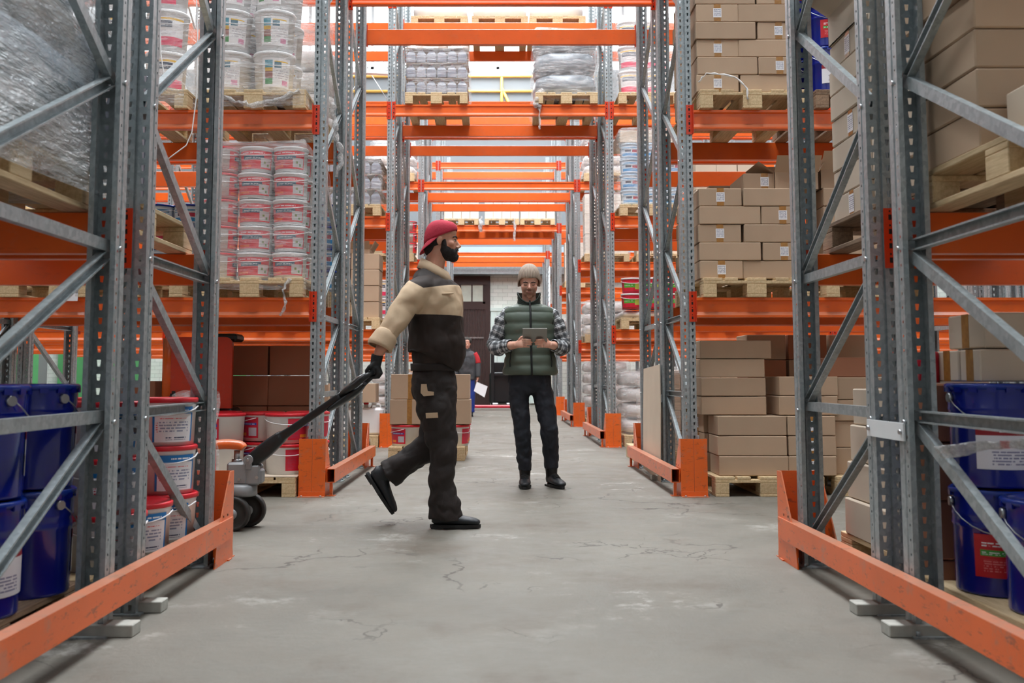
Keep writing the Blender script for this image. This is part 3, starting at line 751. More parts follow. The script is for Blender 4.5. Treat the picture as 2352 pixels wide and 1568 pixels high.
# second rack left, upper shelf
for k, (cx, nm) in enumerate([(-1.90, 'beside the corridor'), (-2.80, 'second from the corridor'), (-3.70, 'third from the corridor')]):
    pallet(cx, Y2+.5, LV[2], f'wooden pallet on the second left rack, upper shelf, {nm}')
    tubs(TB if k == 0 else TBP, cx-.17 if k else cx-.23, Y2+.11, LV[2]+.146, 2, 2 if k == 0 else 1, 3, .335, .335, .33, 'big white tub', f'second left rack upper shelf, {nm.replace("from the corridor", "pallet")}', gt, rz=lambda i, j, kk: [-10, 12, 5, -20][(i+kk) % 4])
    wrap(cx-.40, Y2-.1, LV[2]+.02, cx+.40, Y2+1.12, LV[2]+1.2, f'clear stretch wrap round white tubs, second left rack upper shelf, {nm}', 'film', .03)
# second rack left, lower shelf
pallet(-1.90, Y2+.5, LV[1], 'wooden pallet under red tubs on the second left rack, lower shelf, beside the corridor')
tubs(lambda i, j, k: TRR if i == 0 else TR, -2.17, Y2+.07, LV[1]+.146, 3, 2, 5, .268, .275, .204, 'red and white paint tub', 'lower shelf of the second left rack', gt, rz=lambda i, j, k: [10, 0, -8][i], skip=lambda i, j, k: j == 1 and i == 0 and k < 4)
wrap(-2.31, Y2-.09, LV[1]+.06, -1.49, Y2+1.1, LV[1]+1.2, 'tight clear wrap round red tubs, lower shelf of second left rack', 'film_pink', .02)
tail([(-2.12, Y2-.12, 2.98), (-2.0, Y2-.13, 2.95), (-1.9, Y2-.12, 2.93), (-1.78, Y2-.13, 2.95), (-1.66, Y2-.12, 2.98), (-1.55, Y2-.12, 3.05)], .022, 'rumpled clear film trailing along the upper beam, second left rack')
tail([(-1.40, 7.98, 3.1), (-1.37, 8.0, 2.95), (-1.35, 8.0, 2.8), (-1.32, 8.0, 2.66), (-1.34, 8.0, 2.5)], .028, 'crumpled clear film hanging between the posts of the second left rack')
tail([(-1.60, Y2-.1, 1.60), (-1.64, Y2-.13, 1.52), (-1.62, Y2-.12, 1.44), (-1.66, Y2-.11, 1.33)], .016, 'loose twist of clear film hanging over the lower beam, second left rack')
for cx, nm in ((-2.80, 'second pallet from the corridor'), (-3.70, 'third pallet from the corridor')):
    pallet(cx, Y2+.5, LV[1], f'pale wooden pallet on the second left rack, lower shelf, {nm}')
b = MB(); b.quad((-3.30, Y2-.10, 1.44), (-3.18, Y2-.10, 1.44), (-3.17, Y2-.10, 1.63), (-3.29, Y2-.10, 1.63)); b.quad((-3.30, Y2-.098, 1.44), (-3.18, Y2-.098, 1.44), (-3.17, Y2-.098, 1.63), (-3.29, Y2-.098, 1.63))
tag(b.build('paper_sheet', 'paper'), 'white paper sheet hanging from a pallet on the second left rack', 'paper sheet')
# second rack left, floor
pallet(-1.92, Y2+.45, 0, 'pale wooden pallet on the floor under red-lidded tubs of the second left rack')
b = MB(); b.box((-.41, -.6, 0), (.41, .6, .006)); tag(b.build('cardboard_sheet', 'card_pale', None, (-1.92, Y2+.45, .1445)), 'flat cardboard sheet between pallet and red-lidded tubs, second left rack', 'cardboard sheet')
for k in range(2):
    for x, y, rz_, nm in ((-1.635, .13, 12, 'right front'), (-2.13, .13, -95, 'left front'), (-1.885, .39, -100, 'middle, set back'), (-1.55+.0, .49, 60, 'right rear'), (-2.25, .49, 60, 'left rear')):
        stamp(TF, (x, Y2-.02+y, .152+k*.228), R(rz_+k*5), f'white tub with red lid, {["lower", "upper"][k]}, {nm}, floor pallet of second left rack', 'paint tub', gt)
for r in range(3):
    for i in range(2):
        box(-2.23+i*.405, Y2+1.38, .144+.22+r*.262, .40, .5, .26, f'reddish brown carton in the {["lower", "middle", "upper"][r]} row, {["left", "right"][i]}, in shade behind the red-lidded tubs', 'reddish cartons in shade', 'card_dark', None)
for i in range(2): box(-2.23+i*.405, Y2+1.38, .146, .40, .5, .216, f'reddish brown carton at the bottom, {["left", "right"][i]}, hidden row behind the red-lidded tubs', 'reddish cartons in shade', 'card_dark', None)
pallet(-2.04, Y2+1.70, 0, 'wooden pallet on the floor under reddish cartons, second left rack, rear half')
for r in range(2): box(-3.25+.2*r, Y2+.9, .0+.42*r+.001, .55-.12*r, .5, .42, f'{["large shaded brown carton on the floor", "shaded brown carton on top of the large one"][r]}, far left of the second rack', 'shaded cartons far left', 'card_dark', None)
# orange stacker cabinet
t = thing('orange_stacker', 'orange machine cover with a rounded corner parked inside the second left rack', 'stacker truck', (-2.48, Y2+.66, 0))
b = MB(); prof = [(-.27, .62), (.27, .62)]
for q in range(7): a = R(q*15); prof.append((.27-.06+math.cos(a)*.06, 1.20-.06+math.sin(a)*.06))
for q in range(7): a = R(90+q*15); prof.append((-.27+.03+math.cos(a)*.03, 1.20-.03+math.sin(a)*.03))
b.prism(prof, (0, -.02, 0), (0, .02, 0), (1, 0, 0), (0, 0, 1)); b.build('cover_panel', 'red_paint', t)
b = MB(); b.tube([(-.26, .02, .62), (-.26, .02, 1.19)], .05, 14); b.build('corner_post', 'orange', t)
b = MB(); b.box((-.24, .02, .0), (.26, .34, .62), bev=.02); b.build('chassis', 'black_pl', t)
b = MB(); b.box((.12, -.01, 1.165), (.3, .25, 1.23), bev=.02); b.build('battery_cover', 'black_pl', t)
for i in range(3):
    b = MB(); b.box((-.24+i*.012, -.024, .66+i*.02), (-.21+i*.012, -.021, .72+i*.02)); b.build('hazard_stripe', 'black_pl', t)

# nearest rack left: rear half floor, blue band tubs
pallet(-1.93, Y1+1.72, 0, 'wooden pallet on the floor under blue-label tubs of the nearest left rack')
tubs(TU, -2.15, Y1+1.38, .146, 3, 3, 3, .295, .33, .213, 'white tub with blue label and red lid', 'nearest left rack floor', gt, rz=lambda i, j, k: [8, -4, 14][(i+j+k) % 3], skip=lambda i, j, k: (j == 1 and k > 0) or (i == 0 and j == 1))
wrap(-1.62, Y1+2.36, .16, -1.46, Y1+2.6, .80, 'crumpled clear wrap hanging at the back of the blue-label tubs', 'film', .04, top=False)
# nearest rack left front half floor: drums
pallet(-1.95, Y1+.55, 0, 'dark old wooden pallet under the blue drums of the nearest left rack', proto=PALO)
for r in range(2):
    for (x, y, nm) in ((-1.68, .62, 'corridor side front'), (-1.66, .95, 'corridor side rear'), (-1.99, .60, 'outer front'), (-1.98, .93, 'outer rear')):
        drum(x, Y1+y, .144+r*.358, (58 if (r == 0 and nm == 'corridor side front') else 150), f'blue drum, {["lower", "upper"][r]} layer, {nm}, nearest left rack floor', gd, False)
# nearest rack left shelf: wrapped load
pallet(-1.92, Y1+.51, LV[1], 'pale wooden pallet under the silvery wrapped load, nearest left rack shelf')
def sack(w, d, h, mat, seed, name='sack'):
    b = MB(); n, m = 14, 10; rnd = random.Random(seed); ph = [rnd.uniform(0, 6) for _ in range(4)]
    for j in range(m+1):
        v = -math.pi/2+math.pi*j/m
        for i in range(n):
            u = 2*math.pi*i/n; cu, su, cv, sv = math.cos(u), math.sin(u), math.cos(v), math.sin(v)
            e = .45; f = lambda t: math.copysign(abs(t)**e, t)
            k = 1+.03*math.sin(3*u+ph[0]+2*v)+.025*math.sin(5*u+ph[1])
            b.v.append((w/2*f(cv)*f(cu)*k, d/2*f(cv)*f(su)*k, h/2*(1+f(sv)*.98)))
    for j in range(m):
        for i in range(n): b.face((j*n+i, j*n+(i+1) % n, (j+1)*n+(i+1) % n, (j+1)*n+i), sm=True)
    return b.mesh(name, mat)
SKL = sack(.8, 1.1, .2, 'teal_tub', 8); SKG = sack(.8, 1.1, .2, 'bag_grey', 3); SKB = sack(.8, 1.05, .3, 'bag_grey', 5); SKW = sack(.78, .95, .2, 'bag', 4)
for r in range(6):
    tag(put('sack', SKL if r % 2 else SKW, None, (-1.90, Y1+.53, LV[1]+.144+r*.185)), f'{["white", "pale blue"][r % 2]} sack in the {nth(r, 6)} layer inside the wrapped load, nearest left rack', 'sack', 'sacks in wrapped loads')
wrap(-2.34, Y1-.02, LV[1]+.05, -1.50, Y1+1.16, LV[1]+1.35, 'thick shiny wrap round a grey load on the nearest left rack shelf', 'film_thick', .06, rows=18)
# rear half shelf: grey slab stack
pallet(-1.95, Y1+1.75, LV[1], 'pale wooden pallet on the nearest left rack shelf, rear half')
for i in range(5):
    b = MB(); b.box((-.33, -.025, 0), (.33, .025, .62-.02*i), bev=.006); o = b.build('grey_panel', 'grey_pl' if i != 2 else 'black_pl', None, (-1.86, Y1+1.36+i*.07, LV[1]+.145)); o.rotation_euler = (R(0), 0, 0)
    tag(o, f'grey board standing upright, {["first", "second", "third", "fourth", "fifth"][i]} from the front, rear shelf of nearest left rack', 'board', 'upright boards on a pallet')
# rear half of the second left rack, lower shelf: pale blue buckets with dark bands
gl = 'pale blue tubs with dark bands'
LBT = tub_proto(.14, .19, 'lab_lb', lid='blue_lid', body='teal_tub', arc=(-160, -20), taper=.92)
for cx, nm in ((-1.90, 'beside the corridor'), (-2.80, 'second from the corridor')):
    pallet(cx, Y2+1.745, LV[1], f'wooden pallet under pale blue tubs, rear half of second left rack, {nm}')
    tubs(LBT, cx-.26, Y2+1.28, LV[1]+.146, 3, 1, 4, .285, .28, .196, 'pale blue tub with dark lid', f'second left rack rear, {nm.replace("from the corridor", "pallet").replace("beside the corridor", "first pallet")}', gl)
pallet(-1.9, Y2+1.745, LV[2], 'wooden pallet on the upper shelf, rear half of the second left rack')
wrap(-2.3, Y2+1.2, LV[2]+.12, -1.5, Y2+2.3, LV[2]+1.15, 'clear wrap with nothing but sacks inside, rear upper shelf of second left rack', 'film', .03)
for r in range(4): tag(put('sack', SKW, None, (-1.90, Y2+1.745, LV[2]+.144+r*.2)), f'white sack in the {nth(r, 4)} layer, rear upper shelf of second left rack', 'sack', 'sacks in wrapped loads')

# hanging strapping tapes
for i, pts in enumerate([[(-2.62, 7.46, 4.24), (-2.62, 7.38, 4.1), (-2.60, 7.34, 3.6), (-2.58, 7.33, 3.3), (-2.53, 7.33, 3.02)], [(-2.36, 7.46, 4.24), (-2.36, 7.38, 4.1), (-2.31, 7.34, 3.5), (-2.30, 7.33, 3.0), (-2.33, 7.33, 2.7), (-2.37, 7.33, 2.6), (-2.5, 7.33, 2.5)]]):
    b = MB(); ps = []
    for k in range(len(pts)-1):
        for q in range(5): ps.append(Vector(pts[k]).lerp(Vector(pts[k+1]), q/5))
    ps.append(Vector(pts[-1])); b.tube(ps, .005, 6)
    tag(b.build('plastic_strap', 'strap'), ['short white plastic strap dangling before the second left rack upper shelf', 'long white plastic strap dangling down to the red beam, second left rack'][i], 'plastic strap')

# ------------------------------------------------------------------ third rack and beyond
Y3, Y4, Y5, Y6 = ROWS[2:]
def bottle_proto():
    b = MB(); w, d, h = .122, .12, .192
    b.box((-w/2, -d/2, 0), (w/2, d/2, h*.62), bev=.012)
    n = len(b.v); r = .018
    q = [(-w/2+.006, -d/2+.006), (w/2-.006, -d/2+.006), (w/2-.006, d/2-.006), (-w/2+.006, d/2-.006)]
    b.v += [(x, y, h*.6) for x, y in q]+[(math.copysign(r, x), math.copysign(r, y), h*.93) for x, y in q]
    for i in range(4): b.face((n+i, n+(i+1) % 4, n+4+(i+1) % 4, n+4+i))
    c = MB(); c.lathe([(.016, h*.92), (.016, h), (0, h)], 10)
    return ('bottle', [('body', b.mesh('body', 'grey_pl')), ('cap', c.mesh('cap', 'red_pl'))])
BOT = bottle_proto()
def bottles(cx, cy, z, place, far=True):
    pallet(cx, cy, z, f'wooden pallet under grey bottles, {place}', far=True)
    for r in range(3):
        nb = 6
        for i in range(nb):
            stamp(BOT, (cx-.33+i*.132, cy-.5, z+.146+r*.2), 0, f'grey bottle with red cap, {["bottom", "middle", "top"][r]} tier, {["first", "second", "third", "fourth", "fifth", "last"][i]} from the left, {place}', 'bottle', 'grey bottles packed on pallets')
        b = MB(); b.box((-.395, -.56, 0), (.395, .5, .004)); tag(b.build('cardboard_sheet', 'card', None, (cx, cy, z+.146+r*.2+.191)), f'cardboard sheet on the {["bottom", "middle", "top"][r]} bottle tier, {place}', 'cardboard sheet')
    wrap(cx-.4, cy-.58, z+.14, cx+.42, cy+.5, z+.78, f'clear wrap round grey bottles, {place}', 'film', .015)
bottles(-.82, Y3+.5, LV[3], 'over the corridor, third rack')
bottles(-1.92, Y3+.5, LV[2], 'third left rack upper shelf')
def sacks(cx, cy, z, n, place, me=SKG, film='film_thick', adj='shiny grey sack', dz=.2):
    pallet(cx, cy, z, f'wooden pallet under sacks, {place}', far=True)
    for r in range(n): tag(put('sack', me, None, (cx, cy, z+.144+r*dz)), f'{adj} in the {nth(r, n)} layer, {place}', 'sack', 'sacks in wrapped loads')
    if film: wrap(cx-.42, cy-.55, z+.05, cx+.42, cy+.55, z+.15+n*dz, f'clear wrap round sacks, {place}', film, .03)
sacks(.85, Y3+.5, LV[3], 3, 'over the corridor, right, third rack', SKB, film='film', dz=.29)
SKM = sack(.78, .95, .3, 'bag', 9)
for i, cx in enumerate((-.86, .0, .82)):
    sacks(cx, Y3+1.745, LV[4], 1, f'highest level over the corridor, third rack, {["left", "middle", "right"][i]}', SKM, None, 'pale sack', .29)
def wcart(cx, cy, z, nx, nz, w, h, place, mat='card_white', adj='white carton', d=.4, film=None, grp='cartons on far racks'):
    pallet(cx, cy, z, f'wooden pallet under {adj}s, {place}', far=True)
    X = ['left', 'second', 'third', 'right'] if nx == 4 else ['left', 'middle', 'right'] if nx == 3 else ['left', 'right']
    for r in range(nz):
        for i in range(nx):
            box(cx+(i-(nx-1)/2)*w, cy-.55+d/2, z+.145+r*h, w-.002, d, h-.002, f'{adj} in the {nth(r, nz)} layer, {X[i]}, {place}', grp, mat, None, .003)
    if film: wrap(cx-nx*w/2-.02, cy-.58, z+.1, cx+nx*w/2+.02, cy+.3, z+.16+nz*h, f'clear wrap round {adj}s, {place}', film, .02)
# third rack right
tubs(TG, 1.68, Y3+.1, LV[1]+.26, 3, 1, 2, .27, .27, .2, 'crimson tub', 'third right rack lower shelf', gt)
pallet(1.92, Y3+.5, LV[1], 'wooden pallet under crimson tubs, third right rack lower shelf', far=True)
tag(put('sack', SKW, None, (1.92, Y3+.5, LV[1]+.144), rot=(0, 0, 0)), 'flat white sack under the crimson tubs, third right rack', 'sack', 'sacks in wrapped loads').scale = (1, 1, .55)
pallet(1.92, Y3+.5, LV[2], 'wooden pallet under pale blue tubs, third right rack upper shelf', far=True)
tubs(TL, 1.68, Y3+.1, LV[2]+.146, 3, 1, 4, .27, .27, .203, 'pale blue tub', 'third right rack upper shelf', gl)
box(1.92, Y3+.35, LV[2]+.146+.82, .78, .7, .16, 'wide pale carton on top of pale blue tubs, third right rack', 'cartons on far racks', 'card_pale')
wrap(1.5, Y3-.07, LV[2]+.1, 2.34, Y3+1, LV[2]+1.14, 'clear wrap round pale blue tubs, third right rack', 'film', .02)
pallet(1.92, Y3+.5, LV[3], 'wooden pallet under white tubs, third right rack top shelf', far=True)
tubs(TBP, 1.70, Y3+.15, LV[3]+.146, 2, 1, 3, .335, .3, .33, 'white tub', 'third right rack top shelf', gt)
wrap(1.5, Y3-.07, LV[3]+.1, 2.34, Y3+1, LV[3]+1.2, 'clear wrap round white tubs, third right rack top shelf', 'film', .03)
wcart(2.9, Y3+.5, LV[2], 3, 4, .27, .2, 'third right rack upper shelf, second pallet', 'card_pale', 'pale carton')
wcart(2.9, Y3+.5, LV[1], 3, 4, .27, .2, 'third right rack lower shelf, second pallet', 'card_pale', 'pale carton')
wcart(2.9, Y3+.5, 0, 3, 4, .27, .22, 'third right rack floor, second pallet', 'card', 'brown carton')
sacks(1.95, Y3+.55, 0, 4, 'third right rack floor', SKW, 'film', 'white sack')
# stack wrapped in pinkish film just behind the second right rack
wcart(1.78, Y2+2.95, 0, 2, 4, .3, .2, 'behind the second right rack', 'card_pale', 'wrapped pale carton', film='film_pink')
tail([(1.42, 10.0, .12), (1.38, 9.95, .06), (1.34, 9.9, .02)], .05, 'crumpled clear film lying on the floor by the second right rack')
# leaning cardboard sheet
b = MB(); prof = [(-.02, .0), (.42, -.0), (.46, .34), (.45, .72), (.42, .93), (.02, .95)]
b.prism(prof, (0, -.003, 0), (0, .003, 0), (0, 1, 0), (0, 0, 1)) if False else None
n = 0
for x in (-.003, .003):
    for y, z in [(0, .0), (.40, .03), (.41, .5), (.40, .95), (.02, .98), (.0, .6)]: b.v.append((x+.02*0, y, z))
b.face(range(6)); b.face(range(6, 12))
for i in range(6): b.face((i, (i+1) % 6, 6+(i+1) % 6, 6+i))
b.v = [(x, y*2.4, z) for x, y, z in b.v]; o = b.build('cardboard_sheet', 'card_pale', None, (1.322, 8.42, .0)); o.rotation_euler = (0, R(.8), 0); tag(o, 'tall pale cardboard sheet leaning against the second right rack', 'cardboard sheet')
# third rack left
pallet(-1.92, Y3+.5, LV[1], 'wooden pallet under opened cartons, third left rack', far=True)
for r in range(4):
    for i in range(2):
        box(-2.08+i*.37, Y3+.15, LV[1]+.145+r*.205, .36, .4, .203, f'worn brown carton in the {nth(r, 4)} layer, {["left", "right"][i]}, lower shelf of third left rack', 'cartons on far racks', 'card')
open_box(-1.86, Y3+.2, LV[1]+.145+4*.205, .4, .4, .06, 'opened brown carton on top of the stack, third left rack', fl=.12, tp=False)
pallet(-1.92, Y3+.5, 0, 'wooden pallet under white canisters, third left rack floor', far=True)
def canister():
    b = MB(); b.box((-.14, -.12, 0), (.14, .12, .34), bev=.03); b.tube([(-.08, 0, .33), (-.08, 0, .38)], .03, 12); c = MB(); c.tube([(-.08, 0, .38), (-.08, 0, .40)], .034, 12)
    h = MB(); h.tube([(-.02, 0, .33), (0, 0, .38), (.09, 0, .38), (.11, 0, .33)], .012, 8)
    return ('canister', [('body', b.mesh('body', 'white_pl')), ('cap', c.mesh('cap', 'red_pl')), ('handle', h.mesh('handle', 'white_pl'))])
CAN = canister()
for i in range(3): stamp(CAN, (-2.2+i*.29, Y3+.1, .146), 0, f'white plastic canister, {["left", "middle", "right"][i]} of three, floor of third left rack', 'canister', 'white canisters')
box(-1.86, Y3+.12, .146+.405, .6, .4, .24, 'brown carton with a red mark on top of the white canisters, third left rack', 'cartons on far racks', 'card', None)
box(-2.3, Y3+.45, .55, .3, .4, .22, 'small brown carton beside the one on the canisters, third left rack', 'cartons on far racks', 'card', None)
tubs(TRR, -2.9, Y3+.1, LV[1]+.146, 3, 1, 4, .27, .27, .2, 'red lidded tub', 'third left rack lower shelf, second pallet', gt)
pallet(-2.65, Y3+.5, LV[1], 'wooden pallet under red lidded tubs, third left rack, second from the corridor', far=True)
tubs(TBP, -3.0, Y3+.15, LV[2]+.146, 2, 1, 2, .335, .3, .33, 'white tub', 'third left rack upper shelf, second pallet', gt)
pallet(-2.85, Y3+.5, LV[2], 'wooden pallet under white tubs, third left rack upper shelf', far=True)
# crate stack standing in the corridor
pallet(-.78, 11.1, 0, 'wooden pallet on the floor in the corridor behind the walking man', rz=0)
tubs(TF, -1.0, 10.70, .146, 2, 2, 1, .50, .36, .228, 'white tub with red lid', 'pallet in the corridor behind the walking man', gt, rz=lambda i, j, k: [-95, 40][i])
for r in range(2):
    for i in range(2):
        box(-.96+i*.425, 10.75, .375+r*.265, .42, .42, .263, f'large brown carton, {["lower", "upper"][r]} {["left", "right"][i]} of four on the corridor pallet', 'large cartons in the corridor', 'card', 't')
# fourth rack
wcart(1.92, Y4+.5, LV[2], 3, 3, .26, .36, 'fourth right rack upper shelf', 'card_white', 'pinkish carton', film='film_pink')
sacks(1.92, Y4+.5, LV[1], 3, 'fourth right rack lower shelf', SKW, 'film', 'white sack')
sacks(1.92, Y4+.5, 0, 5, 'fourth right rack floor', SKW, 'film_pink', 'white sack')
sacks(1.92, Y4+.5, LV[3], 4, 'fourth right rack top shelf', SKW, 'film', 'white sack')
wcart(2.85, Y4+.5, LV[2], 3, 3, .26, .3, 'fourth right rack, second pallet, upper shelf', 'card_pale', 'pale carton')
tubs(TBP, -2.1, Y4+.15, LV[1]+.146, 2, 1, 3, .335, .3, .33, 'white tub', 'fourth left rack lower shelf', gt)
pallet(-1.92, Y4+.5, LV[1], 'wooden pallet under white tubs, fourth left rack lower shelf', far=True)
tubs(TRR, -2.15, Y4+.1, LV[2]+.146, 3, 1, 3, .27, .27, .2, 'red lidded tub', 'fourth left rack upper shelf', gt)
pallet(-1.92, Y4+.5, LV[2], 'wooden pallet under red lidded tubs, fourth left rack upper shelf', far=True)
tubs(TRR, -3.05, Y4+.1, LV[2]+.146, 3, 1, 4, .27, .27, .2, 'red lidded tub', 'fourth left rack upper shelf, second pallet', gt)
pallet(-2.85, Y4+.5, LV[2], 'wooden pallet under red lidded tubs, fourth left rack, second from the corridor', far=True)
sacks(-1.92, Y4+.5, LV[3], 3, 'fourth left rack top shelf', SKW, 'film', 'white sack')
sacks(-1.92, Y4+.5, 0, 4, 'fourth left rack floor', SKW, 'film', 'white sack')
wcart(-3.7, Y3+.5, LV[1], 3, 4, .27, .22, 'third left rack lower shelf, third pallet', 'card_white', 'white carton')
wcart(-4.8, Y4+.5, LV[1], 3, 4, .27, .22, 'fourth left rack lower shelf', 'card_white', 'white carton')
wcart(-5.0, Y3+.5, LV[2], 3, 3, .27, .22, 'third left rack second bay upper shelf', 'card_pale', 'pale carton')
# fifth rack over the corridor: three pallets of white cartons
for i, cx in enumerate((-.86, .08, .9)):
    wcart(cx, Y5+.5, LV[3], 4, 2, .2, .3, f'{["left", "middle", "right"][i]} pallet over the corridor, fifth rack', 'card_white', 'tall white carton')
tail([(-.42, Y5-.1, 4.52), (-.40, Y5-.12, 4.4), (-.41, Y5-.12, 4.25)], .05, 'white film tail hanging from the fifth rack, left')
tail([(.36, Y5-.1, 4.52), (.38, Y5-.12, 4.3), (.37, Y5-.12, 4.0)], .03, 'white film tail hanging from the fifth rack, right')
wcart(1.92, Y5+.5, LV[2], 3, 3, .26, .3, 'fifth right rack upper shelf', 'card_white', 'white carton')
sacks(1.92, Y5+.5, LV[1], 3, 'fifth right rack lower shelf', SKW, 'film', 'white sack')
wcart(-1.92, Y5+.5, LV[2], 3, 3, .26, .3, 'fifth left rack upper shelf', 'card_white', 'white carton')
wcart(-1.92, Y5+.5, 0, 3, 3, .26, .3, 'fifth left rack floor', 'card', 'brown carton')
# film tails on the third rack
tail([(.52, Y3-.02, 4.52), (.47, Y3-.09, 4.42), (.46, Y3-.08, 4.36), (.50, Y3-.08, 4.3)], .05, 'bunched clear film hanging over the beam above the corridor, third rack')
tail([(.50, Y3-.08, 4.3), (.51, Y3-.08, 4.1), (.505, Y3-.08, 4.04)], .014, 'thin cord of film below the bunched film, third rack')

# loose film strip tied to the nearest right rack
b = MB(); P = [(1.64, 2.78, .87), (1.70, 2.82, .84), (1.76, 2.86, .79), (1.80, 2.86, .74), (1.74, 2.84, .72), (1.66, 2.86, .71), (1.56, 2.95, .685), (1.46, 3.1, .665), (1.37, 3.3, .63)]
rnd = random.Random(3); ps = []
for i in range(len(P)-1):
    for q in range(5): ps.append(Vector(P[i]).lerp(Vector(P[i+1]), q/5)+Vector((rnd.uniform(-.004, .004),)*3))
n = 0
for i, p in enumerate(ps):
    t = (ps[min(i+1, len(ps)-1)]-ps[max(i-1, 0)]).normalized(); s = t.cross(Vector((0, 1, .3))).normalized(); a = i*.35
    w = .022+.008*math.sin(i*.7); f = t.cross(s)
    for q in range(8):
        an = q*math.pi/4; v = s*math.cos(an)*w+f*math.sin(an)*w*(.3+.2*math.sin(i*1.3)); b.v.append(tuple(p+v))
    if i:
        for q in range(8): b.face(((i-1)*8+q, (i-1)*8+(q+1) % 8, i*8+(q+1) % 8, i*8+q), sm=True)
tag(b.build('loose_film', 'film_tail'), 'twisted clear plastic film tied to the nearest right rack before the blue drums', 'plastic film')
tail([(1.50, Y2-.06, 3.12), (1.55, Y2-.1, 3.18), (1.68, Y2-.11, 3.17), (1.78, Y2-.11, 3.14), (1.86, Y2-.11, 3.06), (1.86, Y2-.11, 2.98)], .009, 'white string lying round a pallet, upper shelf of second right rack', 'strap')

# ------------------------------------------------------------------ the hall
def floor_mat():
    k = NT('worn_concrete')
    big = k.ramp(k.noise(.55, 6, rough=.6), .3, .72); med = k.ramp(k.noise(3.5, 8, rough=.65), .35, .7)
    c = k.mix(big, lin((97, 94, 86)), lin((125, 122, 113)))
    c = k.mix(k.math('MULTIPLY', med, .45), c, lin((128, 120, 110)))
    chalk = k.ramp(k.noise(2.2, 10, rough=.78), .54, .64)
    chalk = k.math('MULTIPLY', chalk, k.ramp(k.noise(.7, 2), .5, .62))
    c = k.mix(k.math('MULTIPLY', chalk, .6), c, lin((205, 203, 197)))
    dark = k.ramp(k.noise(1.3, 8, stretch=(1, 1, 1), rough=.7), .52, .68)
    c = k.mix(k.math('MULTIPLY', dark, .6), c, lin((92, 80, 68)))
    vo = k.node('ShaderNodeTexVoronoi', Scale=.55, feature='DISTANCE_TO_EDGE'); tc = k.n.new('ShaderNodeTexCoord')
    wn = k.n.new('ShaderNodeTexNoise'); wn.inputs['Scale'].default_value = 2.5; wn.inputs['Detail'].default_value = 6; k.link(tc.outputs['Object'], wn.inputs['Vector'])
    mx = k.n.new('ShaderNodeVectorMath'); mx.operation = 'MULTIPLY_ADD'; k.link(wn.outputs[1], mx.inputs[0]); mx.inputs[1].default_value = (.9, .9, .9); k.link(tc.outputs['Object'], mx.inputs[2])
    k.link(mx.outputs[0], vo.inputs['Vector'])
    cr = k.math('MULTIPLY', k.math('LESS_THAN', vo.outputs[0], .0055), k.ramp(k.noise(.8, 2), .5, .56))
    v2 = k.node('ShaderNodeTexVoronoi', Scale=1.7, feature='DISTANCE_TO_EDGE'); k.link(mx.outputs[0], v2.inputs['Vector'])
    cr = k.math('MAXIMUM', cr, k.math('MULTIPLY', k.math('LESS_THAN', v2.outputs[0], .010), k.ramp(k.noise(1.1, 3), .54, .6)))
    c = k.mix(k.math('MULTIPLY', cr, .8), c, lin((70, 64, 58)))
    k.col(c); k.b.inputs['Roughness'].default_value = .62; k.b.inputs['Specular IOR Level'].default_value = .4
    k.link(k.math('MULTIPLY_ADD', med, .25, .5), k.b.inputs['Roughness'])
    k.bump(k.noise(9, 9, rough=.75), .45, .012)
    return k.m
M['floor'] = floor_mat()
XW, YB, YE, ZR = 14.0, -5.0, 31.0, 13.0
b = MB(); b.box((-XW, YB, -.2), (XW, YE, 0)); struct('floor', b, 'floor')
M['wall_grey'] = plain('grey_wall', (128, 134, 138), .7, vary=.08, scale=1)
M['wall_white'] = plain('grey_side_wall', (128, 130, 130), .7, vary=.06, scale=1)
def brickw():
    k = NT('white_painted_brick'); bt = k.node('ShaderNodeTexBrick', Scale=3.0); tc = k.n.new('ShaderNodeTexCoord')
    mp = k.n.new('ShaderNodeMapping'); mp.inputs['Rotation'].default_value = (R(90), 0, 0); k.link(tc.outputs['Object'], mp.inputs[0]); k.link(mp.outputs[0], bt.inputs['Vector'])
    bt.inputs['Color1'].default_value = lin((240, 246, 240)); bt.inputs['Color2'].default_value = lin((228, 238, 230)); bt.inputs['Mortar'].default_value = lin((176, 186, 178))
    bt.inputs['Mortar Size'].default_value = .012; bt.inputs['Brick Width'].default_value = .9; bt.inputs['Row Height'].default_value = .36
    k.col(bt.outputs[0]); k.b.inputs['Roughness'].default_value = .75; k.bump(k.noise(6, 5), .3, .02); return k.m
M['brick'] = brickw()
# back wall: brick below, grey above, band of glazing over it, openings kept as real gaps
b = MB(); 
b.box((-XW, YE, 0), (XW, YE+.3, 4.6))
struct('wall_back', b, 'brick')
b = MB(); b.box((-XW, YE, 4.6), (XW, YE+.3, 10.6)); struct('wall_back_upper', b, 'wall_grey')
b = MB(); b.box((-XW, YB, 0), (-XW+.01, YE, ZR)); b.box((-XW-.3, YB, 0), (-XW, YE, ZR)); struct('wall_left', b, 'wall_white')
b = MB(); b.box((XW, YB, 0), (XW+.3, YE, ZR)); struct('wall_right', b, 'wall_white')
b = MB(); b.box((-XW, YB-.3, 0), (XW, YB, ZR)); struct('wall_front', b, 'wall_white')
M['ceil'] = plain('grey_ceiling', (168, 172, 174), .7, vary=.04, scale=1)
def emit(name, c, s):
    m = bpy.data.materials.new(name); m.use_nodes = True; t = m.node_tree; t.nodes.clear()
    e = t.nodes.new('ShaderNodeEmission'); o = t.nodes.new('ShaderNodeOutputMaterial'); e.inputs[0].default_value = lin(c); e.inputs[1].default_value = s
    t.links.new(e.outputs[0], o.inputs[0]); return m
M['sky_glow'] = emit('daylight_glazing', (246, 251, 255), 10.0)
